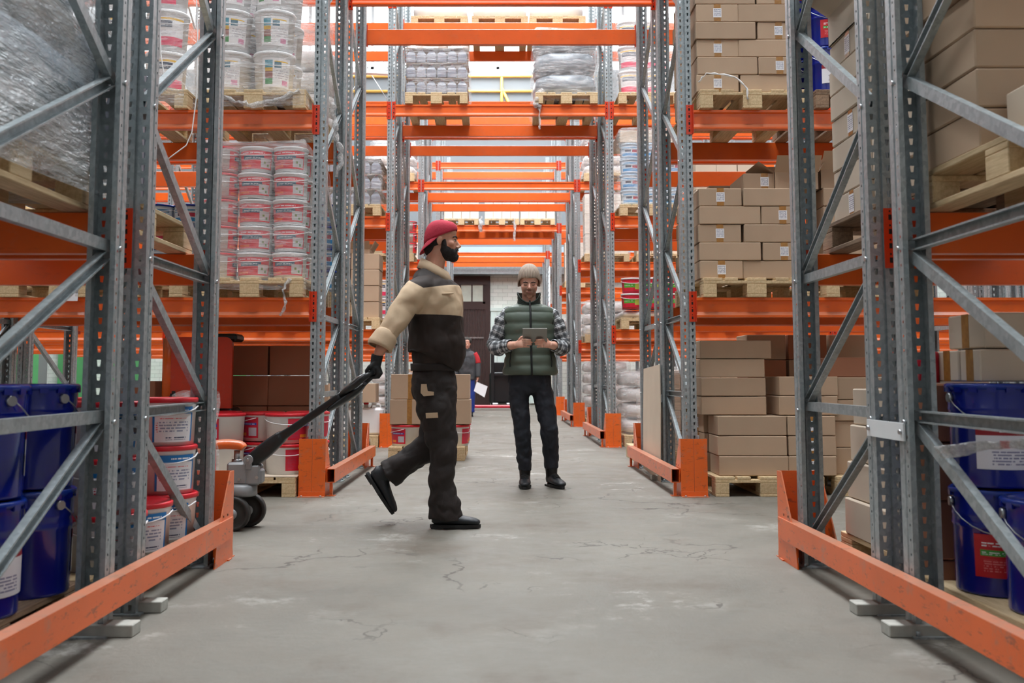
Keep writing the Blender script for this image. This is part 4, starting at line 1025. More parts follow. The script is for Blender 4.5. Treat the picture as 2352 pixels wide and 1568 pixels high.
M['win_glow'] = emit('daylight_window', (246, 251, 255), 3.0); M['win_fill_soft'] = emit('overcast_window_and_fill', (246, 251, 255), .45)
# roof with long skylights between solid strips
b = MB(); xs = [-XW, -8.6, -7.4, -1.9, 1.9, 7.4, 8.6, XW]; YS = 1.5
for i in range(0, len(xs)-1):
    b.box((xs[i], YB if i % 2 == 0 else YB, ZR), (xs[i+1], YE if i % 2 == 0 else YS, ZR+.2))
struct('ceiling', b, 'ceil')
for i in (1, 3, 5):
    b = MB(); b.quad((xs[i], YS, ZR+.1), (xs[i], YE, ZR+.1), (xs[i+1], YE, ZR+.1), (xs[i+1], YS, ZR+.1)); struct(f'window_{i//2+1}', b, 'sky_glow')
b = MB(); b.quad((-XW, YE+.1, 10.6), (XW, YE+.1, 10.6), (XW, YE+.1, ZR), (-XW, YE+.1, ZR)); struct('window_4', b, 'win_glow')
b = MB()
for i in range(15): x = -XW+i*2; b.box((x-.05, YE, 10.62), (x+.05, YE+.09, ZR))
b.box((-XW, YE, 10.6), (XW, YE+.09, 10.7)); struct('trim_1', b, 'white_paint')
# windows along both side walls
for s, n in ((-1, 5), (1, 6)):
    b = MB(); x = s*(XW-.02); b.quad((x, 10, 6.5), (x, 29, 6.5), (x, 29, 10), (x, 10, 10)); struct(f'window_{n}', b, 'win_fill_soft')
b = MB(); b.quad((-10, YB+.02, 3.5), (10, YB+.02, 3.5), (10, YB+.02, 10.5), (-10, YB+.02, 10.5)); struct('window_7', b, 'win_fill_soft')  # glowing panel added behind the camera as soft front fill light
# green low cladding far left
b = MB()
for i in range(9): b.box((-13.98, 13+i*2, 0), (-13.9, 14.2+i*2, 2.2))
for i in range(4): b.box((-13.6+i*1.7, 30.85, 0), (-12.6+i*1.7, 30.98, 2.2))
struct('trim_2', b, 'green')
b = MB()
for i in range(4): b.box((7.2+i*1.7, 30.85, 0), (8.3+i*1.7, 30.98, 2.2))
struct('trim_3', b, 'green')
# steel header beam and pale duct before the back wall
b = MB(); b.box((-6, 30.5, 4.02), (6, 30.9, 4.2)); b.box((-6, 30.55, 4.2), (6, 30.85, 4.28)); tag(b.build('header_beam', 'galv'), 'grey steel beam running across the back wall above the dark door', 'beam')
M['pale_blue'] = plain('pale_blue_metal', (176, 200, 214), .5, vary=.05)
b = MB(); b.box((-6, 30.45, 4.55), (6, 30.95, 4.85)); tag(b.build('duct', 'pale_blue'), 'pale blue duct running across the back wall above the steel beam', 'duct')
# dark door
t = bpy.data.objects.new('door_1', None); C.objects.link(t); t.location = (-1.42, 30.9, 0); t['kind'] = 'structure'
b = MB(); W_d, H_d = 1.18, 4.0; 
b.box((0, 0, 0), (.14, .08, H_d)); b.box((W_d-.16, 0, 0), (W_d, .08, H_d)); b.box((.14, 0, H_d-.28), (W_d-.16, .08, H_d)); b.box((.14, 0, 2.95), (W_d-.16, .08, 3.12)); b.box((.14, 0, 0), (W_d-.16, .08, .2))
for i in range(11): b.box((.14+i*.08, .02, .2), (.14+i*.08+.076, .06, 2.95))
b.build('door_leaf', 'dark_brown', t)
b = MB(); b.box((.14, .03, 3.12), (.27, .06, H_d-.28)); b.box((.59, .02, 3.12), (.63, .06, H_d-.28)); b.box((.95, .03, 3.12), (1.02, .06, H_d-.28)); b.box((.14, .03, 3.12), (1.02, .06, 3.2)); b.build('door_mullion', 'dark_brown', t)
for i in range(2):
    b = MB(); b.box((.27+i*.36, .035, 3.2), (.27+i*.36+.32, .05, H_d-.28)); o = b.build('door_pane', 'glass_dim', t)
b = MB(); b.box((.3, -.02, 2.05), (W_d-.2, 0, 2.09)); b.build('door_bar', 'steel', t)
b = MB(); b.box((-1.1, 30.88, 0), (-1.05, 31, 4.1)) ; 
# pale panelled gate beside the door
M['mint'] = plain('pale_mint_metal', (222, 240, 234), .5, vary=.04)
t = bpy.data.objects.new('door_2', None); C.objects.link(t); t.location = (-.22, 30.93, 0); t['kind'] = 'structure'
b = MB()
for i in range(9): b.box((i*.2, 0, .05), (i*.2+.19, .04, 2.9))
b.box((-.02, -.02, 2.9), (1.84, .06, 3.0)); b.build('door_leaf', 'mint', t)
# yellow pipework high on the grey wall
M['yellow'] = plain('yellow_pipe_paint', (226, 178, 84), .5, vary=.05)
b = MB()
for z in (8.6, 9.88, 10.36): b.tube([(-5, 30.93, z), (3.6, 30.93, z)], .045, 8)
for x in (-4.5, -1.9, .12, 3.4): b.tube([(x, 30.93, 8.6), (x, 30.93, 10.36)], .045, 8)
b.tube([(.12, 30.93, 10.0), (.75, 30.93, 8.6)], .045, 8)
tag(b.build('pipework', 'yellow'), 'yellow pipe framework high on the grey back wall', 'pipework')
# hanging lamps on the left
def lamp_mesh():
    b = MB(); b.box((-.7, -.06, 0), (.7, .06, .07), bev=.01); return b.mesh('housing', 'white_paint')
LAMP = lamp_mesh()
wire = MB()
for s in (-1, 1): wire.tube([(s*.6, 0, .07), (0, 0, 1.0)], .008, 5)
wire.tube([(0, 0, 1.0), (0, 0, 4.4)], .008, 5); WIRE = wire.mesh('cable', 'steel')
for i, (x, y, z) in enumerate(((-2.75, 19.2, 6.82), (-2.75, 20.4, 6.30))):
    t = thing('hanging_lamp', ['white tube lamp hanging on cables left of the corridor, nearer one', 'white tube lamp hanging on cables left of the corridor, farther one'][i], 'lamp', (x, y, z), R(8)); put('housing', LAMP, t); put('cable', WIRE, t)
# stacker in the doorway and red pallet truck forks on the floor
t = thing('pallet_stacker', 'black pallet stacker with a mast parked before the pale gate', 'stacker truck', (.12, 29.3, 0))
b = MB()
for x in (-.28, .28): b.box((x-.05, -.05, .05), (x+.05, .08, 1.95), bev=.01)
b.box((-.3, -.04, 1.85), (.3, .06, 1.95)); b.box((-.3, -.04, .9), (.3, .06, .97)); b.build('mast', 'black_pl', t)
b = MB(); b.box((-.38, .1, .08), (.38, .7, 1.0), bev=.06); b.build('body', 'black_pl', t)
for x in (-.2, .2):
    b = MB(); b.box((x-.08, -1.1, .06), (x+.08, -.05, .12), bev=.01); b.build('fork', 'steel', t)
b = MB(); b.box((-.3, .72, 1.0), (.3, .76, 1.3), bev=.01); b.build('control_arm', 'black_pl', t)
t = thing('red_hand_truck', 'red pallet truck lying low on the floor before the dark door', 'pallet truck', (-.25, 26.3, 0))
for y in (-.2, .2):
    b = MB(); b.box((-.6, y-.08, .06), (.75, y+.08, .12), bev=.01); b.build('fork', 'crimson', t)
b = MB(); b.box((.75, -.28, .05), (.95, .28, .4), bev=.03); b.build('pump_housing', 'crimson', t)
b = MB(); b.tube([(.85, -.12, .08), (.85, .12, .08)], .08, 14); b.build('steering_wheel', 'black_rub', t)
# mesh cage by the back wall right
b = MB()
for i in range(16): b.tube([(1.42, 27.2+i*.12, 0), (1.42, 27.2+i*.12, 3.9)], .008, 4)
for i in range(30): b.tube([(1.42, 27.2, .1+i*.13), (1.42, 29.0, .1+i*.13)], .008, 4)
tag(b.build('mesh_panel', 'steel'), 'tall wire mesh panel at the far right end of the corridor', 'mesh panel')

# ------------------------------------------------------------------ hand pallet truck
t = thing('pallet_truck', 'orange and grey hand pallet truck pulled by the walking man', 'pallet truck', (-1.53, 5.86, 0))
for k, (x, y) in enumerate(((-.025, -.085), (.025, .085))):
    b = MB(); r = .098
    b.lathe([(.0, -.026), (r*.5, -.026), (r*.78, -.02), (r*.8, -.028), (r*.97, -.028), (r, -.02), (r, .02), (r*.97, .028), (r*.8, .028), (r*.78, .02), (r*.5, .026), (0, .026)], 32)
    b.v = [(p[0], p[2], p[1]) for p in b.v]
    w = b.build('wheel', 'black_rub', t, (x, y, r))
    h = MB(); h.lathe([(0, -.03), (.03, -.03), (.03, .03), (0, .03)], 14); h.v = [(p[0], p[2], p[1]) for p in h.v]; h.build('hub', 'greycast', w)
b = MB(); b.tube([(-.05, -.1, .098), (.05, .1, .098)], .014, 10); b.build('axle', 'steel', t)
b = MB(); b.lathe([(0, .19), (.085, .19), (.09, .20), (.09, .245), (.07, .26), (0, .26)], 28); b.build('turntable', 'greycast', t)
b = MB(); b.box((-.075, -.06, .255), (.045, .06, .385), bev=.012); b.box((.03, -.055, .255), (.115, -.02, .37), bev=.01); b.box((.03, .02, .255), (.115, .055, .37), bev=.01)
b.box((.09, -.05, .26), (.125, .05, .345), bev=.012); b.tube([(.05, -.07, .40), (.05, .07, .40)], .028, 16); b.box((.03, -.06, .34), (.07, -.035, .41), bev=.006); b.box((.03, .035, .34), (.07, .06, .41), bev=.006)
b.build('pump', 'greycast', t)
for p in ((.05, -.078, .40), (.10, -.058, .30), (.0, -.064, .29)):
    b = MB(); b.tube([(p[0], p[1], p[2]), (p[0], p[1]+.012, p[2])], .01, 6); b.build('bolt', 'steel', t)
b = MB(); b.tube([(-.03, 0, .38), (-.03, 0, .45)], .018, 14); b.tube([(-.03, 0, .38), (-.03, 0, .40)], .03, 14); b.build('piston', 'steel', t)
b = MB(); b.loft([(-.42, 0, .30, .16, .022), (-.32, 0, .40, .15, .024), (-.22, 0, .465, .12, .026), (-.12, 0, .485, .07, .028), (-.02, 0, .48, .045, .026), (.01, 0, .462, .04, .018)], 20, side=(0, 1, 0), power=3.5); b.build('lifting_arm', 'orange', t)
b = MB(); b.box((-.44, -.26, .06), (-.40, .26, .40), bev=.008); b.build('back_plate', 'orange', t)
for y in (-.19, .19):
    b = MB(); b.box((-1.55, y-.08, .085), (-.42, y+.08, .14), bev=.012); f = b.build('fork', 'orange', t)
    q = MB(); q.tube([(-1.4, y-.05, .042), (-1.4, y+.05, .042)], .04, 12); q.build('roller', 'black_rub', f)
# drawbar: from the pivot up to the grip loop
P0, P1, P2, P3 = Vector((.06, 0, .39)), Vector((.225, -.03, .525)), Vector((.60, -.13, .775)), Vector((.79, -.19, .905))
b = MB(); b.loft([(*P0, .05, .042), (*(P0.lerp(P1, .5)), .05, .046), (*P1, .036, .036), (*P1.lerp(P2, .1), .026, .026), (*P1.lerp(P2, .5), .022, .022), (*P2, .02, .022)], 16, side=(0, 1, 0), power=4); b.build('drawbar', 'black_pl', t)
b = MB(); dv = (P3-P2).normalized(); sv = Vector((.1, 1, 0)).normalized(); nv = dv.cross(sv).normalized()
for s in (-1, 1):
    pts = [P2+sv*s*.01, P2+dv*.05+sv*s*.05+nv*.0, P2+dv*.12+sv*s*.085-nv*.008, P2+dv*.19+sv*s*.08, P2+dv*.235+sv*s*.04]
    b.tube(pts, [.02, .018, .017, .017, .016], 12)
b.tube([P2+dv*.235-sv*.05, P2+dv*.235+sv*.05], .016, 12)
b.build('grip_loop', 'black_pl', t)
b = MB(); b.loft([(*(P2-dv*.12-nv*.025), .03, .012), (*(P2-dv*.02-nv*.03), .05, .02), (*(P2+dv*.08-nv*.03), .06, .022), (*(P2+dv*.15-nv*.02), .03, .012)], 14, side=sv); b.build('grip_shroud', 'black_pl', t)
b = MB(); b.tube([P2+dv*.02+nv*.02, P2+dv*.13+nv*.03, P2+dv*.2+nv*.02], .007, 8); b.build('release_lever', 'steel', t)
GRIP = Vector((-1.53, 5.86, 0))+P2+dv*.235

# ------------------------------------------------------------------ people
def skin_mat(name, c, stub=None):
    k = NT(name); n = k.ramp(k.noise(18, 4), .3, .7)
    col = k.mix(n, lin(c), lin((min(255, c[0]*1.02), c[1]*.9, c[2]*.86)))
    if stub:
        (x0, y0, z0), (rx, ry, rz), sc, amt = stub
        tc = k.n.new('ShaderNodeTexCoord'); mp = k.n.new('ShaderNodeMapping'); k.link(tc.outputs['Object'], mp.inputs[0])
        mp.vector_type = 'TEXTURE'; mp.inputs['Location'].default_value = (x0, y0, z0); mp.inputs['Scale'].default_value = (rx, ry, rz)
        ln = k.n.new('ShaderNodeVectorMath'); ln.operation = 'LENGTH'; k.link(mp.outputs[0], ln.inputs[0])
        m = k.math('SUBTRACT', 1.0, k.ramp(k.math('ADD', ln.outputs['Value'], k.math('MULTIPLY', k.noise(120, 2), .3)), .9, 1.3))
        col = k.mix(k.math('MULTIPLY', m, amt), col, lin(sc))
    k.col(col); k.b.inputs['Roughness'].default_value = .5
    k.b.inputs['Subsurface Weight'].default_value = .08; k.b.inputs['Subsurface Radius'].default_value = (.01, .004, .002)
    return k.m
M['skin1'] = skin_mat('tan_skin', (206, 160, 136)); M['skin2'] = skin_mat('fair_skin', (226, 184, 164), ((0, -.085, 1.552), (.056, .065, .044), (112, 78, 60), .68))
M['skin3'] = skin_mat('pale_skin', (214, 170, 152))
M['hair'] = plain('dark_hair', (30, 22, 20), .75, vary=.3, scale=80, bump=.8, bscale=180)
M['eye_white'] = plain('eye_white', (220, 214, 210), .3, vary=0); M['iris'] = plain('dark_iris', (40, 26, 20), .2, vary=0)
M['cap_red'] = plain('red_cotton', (186, 44, 66), .85, vary=.18, scale=14, bump=.3, bscale=90)
M['brown_cloth'] = plain('dark_brown_twill', (35, 26, 23), .72, vary=.3, scale=7, bump=.2, bscale=200)
M['beige_cloth'] = plain('beige_twill', (196, 170, 140), .8, vary=.08, scale=6, bump=.2, bscale=200)
M['black_lea'] = plain('black_leather', (24, 28, 33), .5, vary=.2, bump=.2); M['black_sole'] = plain('black_sole', (34, 34, 34), .7, vary=.2)
M['glove'] = plain('black_knit_glove', (32, 34, 36), .7, vary=.3, scale=30, bump=.6, bscale=120)
M['navy'] = plain('dark_blue_denim', (34, 38, 48), .8, vary=.35, scale=5, bump=.25, bscale=160)
M['vest'] = plain('green_grey_nylon', (86, 98, 86), .55, vary=.1, scale=8, bump=.12, bscale=40)
M['vest_in'] = plain('dark_green_nylon', (48, 60, 54), .6, vary=.1); M['zip'] = plain('black_zip', (20, 22, 24), .5, vary=0)
def knit():
    k = NT('beige_rib_knit'); tc = k.n.new('ShaderNodeTexCoord'); sp = k.n.new('ShaderNodeSeparateXYZ'); k.link(tc.outputs['Object'], sp.inputs[0])
    at = k.math('ARCTAN2', sp.outputs[1], sp.outputs[0]); w = k.math('SINE', k.math('MULTIPLY', at, 46))
    c = k.mix(k.ramp(w, -1, 1), lin((166, 146, 130)), lin((214, 198, 182))); k.col(c); k.b.inputs['Roughness'].default_value = .9; k.bump(w, .6, .004); return k.m
M['knit'] = knit(); M['knit_dark'] = plain('dark_knit', (56, 54, 50), .9, vary=.2)
def plaid():
    k = NT('grey_plaid_flannel'); uv = k.n.new('ShaderNodeUVMap'); sp = k.n.new('ShaderNodeSeparateXYZ'); k.link(uv.outputs[0], sp.inputs[0])
    def st(o, f, w, ph=0): return k.math('LESS_THAN', k.math('FRACT', k.math('ADD', k.math('MULTIPLY', o, f), ph)), w)
    c = lin((168, 172, 174))
    for o, f in ((sp.outputs[0], 16), (sp.outputs[1], 18)):
        c = k.mix(k.math('MULTIPLY', st(o, f, .42), .72), c, lin((36, 38, 44)))
        c = k.mix(k.math('MULTIPLY', st(o, f, .1, .3), .7), c, lin((214, 216, 218)))
        c = k.mix(k.math('MULTIPLY', st(o, f, .06, .38), .6), c, lin((36, 38, 44)))
    k.col(c); k.b.inputs['Roughness'].default_value = .85; return k.m
M['plaid'] = plaid()
def zoned(name, sleeve):
    """dark brown yoke, beige band, dark brown body - cut lines in the jacket's own coordinates"""
    k = NT(name); tc = k.n.new('ShaderNodeTexCoord'); sp = k.n.new('ShaderNodeSeparateXYZ'); k.link(tc.outputs['Object'], sp.inputs[0]); x, z = sp.outputs[0], sp.outputs[2]
    xo = k.math('ADD', x, .11); lim = k.math('ADD', 1.388, k.math('MAXIMUM', k.math('MULTIPLY', xo, .18), k.math('MULTIPLY', xo, -.54)))
    m = k.math('GREATER_THAN', z, lim)
    if not sleeve:
        low = k.math('LESS_THAN', z, k.math('ADD', 1.238, k.math('MULTIPLY', xo, -.02)))
        body = k.math('LESS_THAN', k.math('MULTIPLY', k.math('ADD', x, sp.outputs[1]), -1), .405)   # the right sleeve hangs outside this seam plane
        m = k.math('MAXIMUM', m, k.math('MULTIPLY', low, body))
        # flap pocket seam
        d = k.math('ABSOLUTE', k.math('SUBTRACT', z, k.math('ADD', lim, -.012)))
    n = k.ramp(k.noise(7, 4), .3, .7)
    br = k.mix(n, lin((33, 25, 22)), lin((47, 36, 31))); be = k.mix(n, lin((186, 160, 130)), lin((206, 182, 152)))
    k.col(k.mix(m, be, br)); k.b.inputs['Roughness'].default_value = .72; k.b.inputs['Specular IOR Level'].default_value = .35
    k.bump(k.noise(220, 2), .15, .002); return k.m
M['jacket'] = zoned('two_tone_jacket', False); M['sleeve'] = zoned('two_tone_sleeve', True)

def skinmod(o, vox, it=3, wr=0, ws=.08, wr2=0, ws2=.03, seed=0):
    m = o.modifiers.new('Remesh', 'REMESH'); m.mode = 'VOXEL'; m.voxel_size = vox; m.use_smooth_shade = True
    if it: s = o.modifiers.new('Smooth', 'SMOOTH'); s.factor = .5; s.iterations = it
    for st, sz in ((wr, ws), (wr2, ws2)):
        if st:
            tx = bpy.data.textures.new('folds', 'CLOUDS'); tx.noise_scale = sz; tx.noise_depth = 1; tx.noise_basis = 'ORIGINAL_PERLIN'; tx.noise_type = 'HARD_NOISE' if st == wr2 else 'SOFT_NOISE'
            d = o.modifiers.new('Folds', 'DISPLACE'); d.texture = tx; d.strength = st; d.mid_level = .5; d.texture_coords = 'LOCAL'
    return o
def HM(c, yaw, pitch=0):
    """head frame: +x forward"""
    return Matrix.Translation(c) @ Matrix.Rotation(yaw, 4, 'Z') @ Matrix.Rotation(pitch, 4, 'Y')
def head(b, m, s=1, ears=True, jaw=1):
    E = lambda c, r: b.ell(m @ Vector([v*s for v in c]), [v*s for v in r], 20, 14, mat=m.to_3x3())
    E((-.004, 0, .026), (.091, .076, .088)); E((.028, 0, -.028), (.064, .066, .086)); E((.032, 0, -.076), (.054, .056*jaw, .040)); E((.078, 0, -.102), (.020, .022, .016))
    E((.076, 0, .014), (.019, .052, .012)); E((.058, .046, -.024), (.024, .021, .022)); E((.058, -.046, -.024), (.024, .021, .022))
    E((.060, 0, .05), (.03, .055, .045))
    P = lambda *c: m @ Vector([v*s for v in c])
    b.tube([P(.084, 0, .008), P(.096, 0, -.012), P(.110, 0, -.032), P(.112, 0, -.040)], [.008*s, .0095*s, .0125*s, .010*s], 10)
    for y in (-.012, .012): E((.100, y, -.040), (.011, .008, .008))
    E((.092, 0, -.062), (.013, .024, .0065)); E((.091, 0, -.073), (.013, .021, .0075)); E((.082, 0, -.067), (.018, .028, .016))
    for y in (-.031, .031): E((.073, y, -.002), (.014, .016, .010))
    if ears:
        for y in (-1, 1): E((-.008, y*.078, -.008), (.017, .008, .030)); E((-.004, y*.083, .002), (.016, .005, .02))
def limb(b, pts, sub=3, seg=14):
    b.loft([(*p[:3], p[3], p[3]) for p in pts], seg, side=(0, 1, .03), sub=sub)
def finger(b, pts, r): b.tube(pts, [r, r*1.02, r*.95, r*.8][:len(pts)], 8)
def boot(parent, mat, m, laces=False, name='boot'):
    t = MB(); F = lambda *c: m @ Vector(c); rot = m.to_3x3(); sd = tuple(rot @ Vector((0, 1, 0)))
    t.loft([(*F(-.066, 0, .05), .018, .03), (*F(-.05, 0, .055), .036, .042), (*F(.0, 0, .06), .040, .045), (*F(.06, 0, .05), .045, .036), (*F(.12, 0, .042), .048, .028), (*F(.17, 0, .037), .044, .023), (*F(.205, 0, .032), .03, .016), (*F(.216, 0, .03), .012, .008)], 18, side=sd)
    t.loft([(*F(-.012, 0, .03), .042, .055), (*F(-.012, 0, .10), .045, .056), (*F(-.014, 0, .14), .049, .059), (*F(-.014, 0, .18), .051, .061)], 18, side=sd)
    o = t.build(name, mat, parent); skinmod(o, .006, 4)
    s = MB(); pr = []
    for i in range(24):
        a = 2*math.pi*i/24; x = math.cos(a); y = math.sin(a)
        X = .072+x*.148; wd = .046 if X > .07 else .037+.0*x
        pr.append((X, y*(wd+.006*math.sin((X+.07)*18))))
    n = len(s.v)
    for z in (0, .010, .020):
        for x, y in pr: s.v.append(tuple(F(x, y*(1 if z else .97), z)))
    for j in range(2):
        for i in range(24): s.face((n+j*24+i, n+j*24+(i+1) % 24, n+(j+1)*24+(i+1) % 24, n+(j+1)*24+i))
    s.face(list(range(n, n+24))[::-1]); s.face(range(n+48, n+72))
    s.box((-.068, -.036, -.006), (.0, .036, .012), mat=m); s.build('sole', 'black_sole', o)
    if laces:
        for i in range(5):
            q = MB(); q.tube([F(.03+i*.016, -.03, .098-i*.0065), F(.04+i*.016, 0, .107-i*.0065), F(.03+i*.016, .03, .098-i*.0065)], .0035, 6); q.build('lace', 'black_sole', o)
    return o

# --- walking man in the brown and beige work jacket
t = thing('person', 'bearded man in red backward cap and brown workwear pulling a pallet truck', 'person', (-.36, 5.97, 0))
hm = HM(Vector((-.022, 0, 1.697)), 0, R(2))
b = MB(); head(b, hm)
limb(b, [(-.03, 0, 1.66, .06), (-.05, 0, 1.60, .060), (-.065, 0, 1.54, .062), (-.08, 0, 1.48, .075)])
b.loft([(-.06, 0, .84, .11, .08), (-.06, 0, 1.0, .13, .10), (-.06, 0, 1.2, .16, .11), (-.065, 0, 1.36, .17, .11), (-.07, 0, 1.43, .13, .08), (-.075, 0, 1.49, .06, .05)], 20)
limb(b, [(-.10, -.15, 1.40, .06), (-.18, -.21, 1.30, .052), (-.25, -.25, 1.20, .047), (-.31, -.285, 1.10, .042), (-.342, -.305, 1.04, .034), (-.356, -.311, 1.01, .029), (-.364, -.313, .99, .025)])
limb(b, [(-.08, .15, 1.40, .06), (-.04, .22, 1.28, .052), (.0, .24, 1.16, .045), (.05, .22, 1.08, .04)])
limb(b, [(-.05, -.075, .88, .07), (-.03, -.085, .65, .065), (.0, -.09, .46, .055), (-.008, -.09, .28, .046), (-.01, -.09, .14, .03)])
limb(b, [(-.06, .09, .86, .09), (-.05, .1, .64, .075), (-.05, .1, .48, .06), (-.16, .1, .41, .055), (-.27, .1, .34, .05), (-.34, .1, .29, .04)])
skinmod(b.build('body', 'skin1', t), .0045, 2)
# hair, beard, brow, eye
b = MB(); E = lambda c, r: b.ell(hm @ Vector(c), r, 18, 12, mat=hm.to_3x3())
for y in (-1, 1):
    E((.020, y*.061, -.030), (.017, .0115, .042)); E((.030, y*.053, -.062), (.034, .015, .030)); E((.058, y*.040, -.074), (.032, .016, .026)); E((.096, y*.014, -.0535), (.012, .016, .0065)); E((.090, y*.026, -.064), (.010, .010, .018))
E((.040, 0, -.086), (.062, .058, .036)); E((.074, 0, -.100), (.034, .040, .030)); E((.092, 0, -.092), (.018, .026, .014)); skinmod(b.build('beard', 'hair', t), .004, 4, .004, .012)
b = MB(); b.ell(hm @ Vector((-.03, 0, .005)), (.078, .074, .07), 18, 12); b.ell(hm @ Vector((-.062, 0, -.045)), (.045, .056, .06), 16, 12); b.ell(hm @ Vector((.066, 0, .078)), (.026, .04, .018), 16, 10); skinmod(b.build('hair', 'hair', t), .006, 2, .005, .015)
for y in (-1, 1):
    b = MB(); b.tube([hm @ Vector((.092, y*.014, .016)), hm @ Vector((.088, y*.034, .022)), hm @ Vector((.072, y*.052, .016))], [.0055, .0065, .004], 8); b.build('eyebrow', 'hair', t)
    b = MB(); b.ell(hm @ Vector((.079, y*.032, -.003)), (.0085, .0115, .0048), 12, 8); o = b.build('eye', 'eye_white', t)
    q = MB(); q.ell(hm @ Vector((.0868, y*.031, -.003)), (.003, .005, .0045), 10, 8); q.build('iris', 'iris', o)
    b = MB(); b.tube([hm @ Vector((.086, y*.020, .001)), hm @ Vector((.089, y*.031, .0045)), hm @ Vector((.080, y*.044, .001))], .0016, 6); b.build('eyelash', 'hair', t)
# cap worn backwards
b = MB(); n, mm = 32, 12
for j in range(mm+1):
    for i in range(n):
        a = 2*math.pi*i/n; v = (math.pi/2)*(1-j/mm)
        cx, cy = math.cos(a), math.sin(a)
        low = .018+.044*cx if cx > 0 else .018+.047*cx
        z = low+(0.122-low)*math.sin(v); k = (math.cos(v)**.62)*(1+.05*math.sin(2*v))
        b.v.append(tuple(hm @ Vector((-.006+k*cx*.100, k*cy*.089, z))))
for j in range(mm):
    for i in range(n): b.face((j*n+i, j*n+(i+1) % n, (j+1)*n+(i+1) % n, (j+1)*n+i), sm=True)
b.ell(hm @ Vector((-.003, 0, .124)), (.008, .008, .004), 10, 6)
cap = b.build('cap', 'cap_red', t)
sm = cap.modifiers.new('Solidify', 'SOLIDIFY'); sm.thickness = .004; sm.offset = 1
b = MB(); N, Q = 20, 5
for th in (0, .004):
    for i in range(N+1):
        a = -1+2*i/N; L = math.sqrt(max(0, 1-a*a))**.8
        for q in range(Q+1):
            u = q/Q*L
            b.v.append(tuple(hm @ Vector((-.096+.080*abs(a)**2.2-.042*u+.010*u*u, math.sin(a*math.pi/2)*(.086+.012*u), -.026+.036*a*a-.066*u+.012*a*a*u+th))))
w_ = Q+1; o_ = (N+1)*w_
for i in range(N):
    for q in range(Q):
        b.face((i*w_+q, (i+1)*w_+q, (i+1)*w_+q+1, i*w_+q+1), sm=True); b.face((o_+i*w_+q, o_+i*w_+q+1, o_+(i+1)*w_+q+1, o_+(i+1)*w_+q), sm=True)
    b.face((i*w_+Q, (i+1)*w_+Q, o_+(i+1)*w_+Q, o_+i*w_+Q)); b.face((i*w_, o_+i*w_, o_+(i+1)*w_, (i+1)*w_))
b.build('brim', 'cap_red', cap)
# jacket
b = MB()
b.loft([(-.062, 0, .915, .160, .134), (-.062, 0, .95, .165, .138), (-.058, 0, .972, .175, .146), (-.045, 0, 1.0, .20, .170), (-.045, 0, 1.06, .205, .175), (-.050, 0, 1.13, .205, .172), (-.052, 0, 1.20, .21, .168), (-.056, 0, 1.27, .215, .170), (-.064, 0, 1.34, .22, .172), (-.078, 0, 1.39, .215, .160), (-.085, 0, 1.43, .195, .14), (-.088, 0, 1.465, .15, .115), (-.082, 0, 1.50, .10, .085), (-.075, 0, 1.525, .075, .07)], 40, sub=5, power=2.3)
b.loft([(-.07, -.09, 1.41, .07, .06), (-.115, -.155, 1.395, .082, .08), (-.160, -.19, 1.36, .088, .086), (-.208, -.222, 1.29, .082, .080), (-.255, -.255, 1.215, .076, .076), (-.295, -.28, 1.15, .066, .067), (-.328, -.300, 1.095, .061, .062), (-.334, -.304, 1.085, .057, .058)], 30, side=(.5, 1, 0), sub=6)
skinmod(b.build('jacket', 'jacket', t), .0065, 4, .026, .11, .016, .16)
b = MB(); b.loft([(-.062, 0, .912, .165, .139), (-.062, 0, .955, .167, .141)], 40, sub=3, power=2.3, mod=lambda u, a, l: .002*math.sin(a*60)); b.build('waistband', 'brown_cloth', t)
b = MB(); b.loft([(-.316, -.293, 1.112, .058, .058), (-.319, -.295, 1.107, .063, .064), (-.338, -.305, 1.074, .065, .068), (-.351, -.311, 1.052, .066, .071), (-.353, -.312, 1.048, .060, .064)], 30, side=(.5, 1, 0), sub=3, cap=False)
cf = b.build('rolled_cuff', 'beige_cloth', t)
cf.modifiers.new('Solidify', 'SOLIDIFY').thickness = .006
b = MB(); b.loft([(-.09, .165, 1.40, .085, .085), (-.05, .21, 1.30, .088, .085), (-.01, .235, 1.2, .08, .078), (.03, .235, 1.12, .075, .07)], 24, side=(.5, -1, 0), sub=5)
skinmod(b.build('sleeve', 'sleeve', t), .009, 3, .03, .09)
# collar
b = MB(); N = 40
for j, (dz, dr) in enumerate(((-.03, 0), (.0, .002), (.008, .010), (-.018, .022), (-.050, .034))):
    for i in range(N+1):
        a = R(24+312*i/N); cx = math.cos(a)
        fr = (1+cx)/2
        b.v.append((-.062+cx*(.070+dr)+.012*fr, math.sin(a)*(.066+dr), 1.580-.095*fr+dz-(.030*fr**5 if j >= 4 else 0)))
for j in range(4):
    for i in range(N): b.face((j*(N+1)+i, j*(N+1)+i+1, (j+1)*(N+1)+i+1, (j+1)*(N+1)+i), sm=True)
o = b.build('collar', 'beige_cloth', t); o.modifiers.new('Solidify', 'SOLIDIFY').thickness = .004
b = MB(); b.tube([(.036, 0, 1.45), (.078, 0, 1.39), (.098, 0, 1.30), (.106, 0, 1.22), (.114, 0, 1.10), (.112, 0, 1.02)], .004, 6); b.build('zip_fly', 'brown_cloth', t)
b = MB(); b.loft([(-.005, -.205, 1.357, .0, .0), (.0, -.206, 1.357, .004, .005), (.055, -.180, 1.362, .004, .005), (.06, -.177, 1.362, .0, .0)], 10, side=(0, 1, 0)); b.build('pocket_flap_edge', 'beige_cloth', t)
b = MB(); b.quad((-.01, -.214, 1.355), (.07, -.165, 1.36), (.07, -.167, 1.352), (-.01, -.216, 1.347)); 
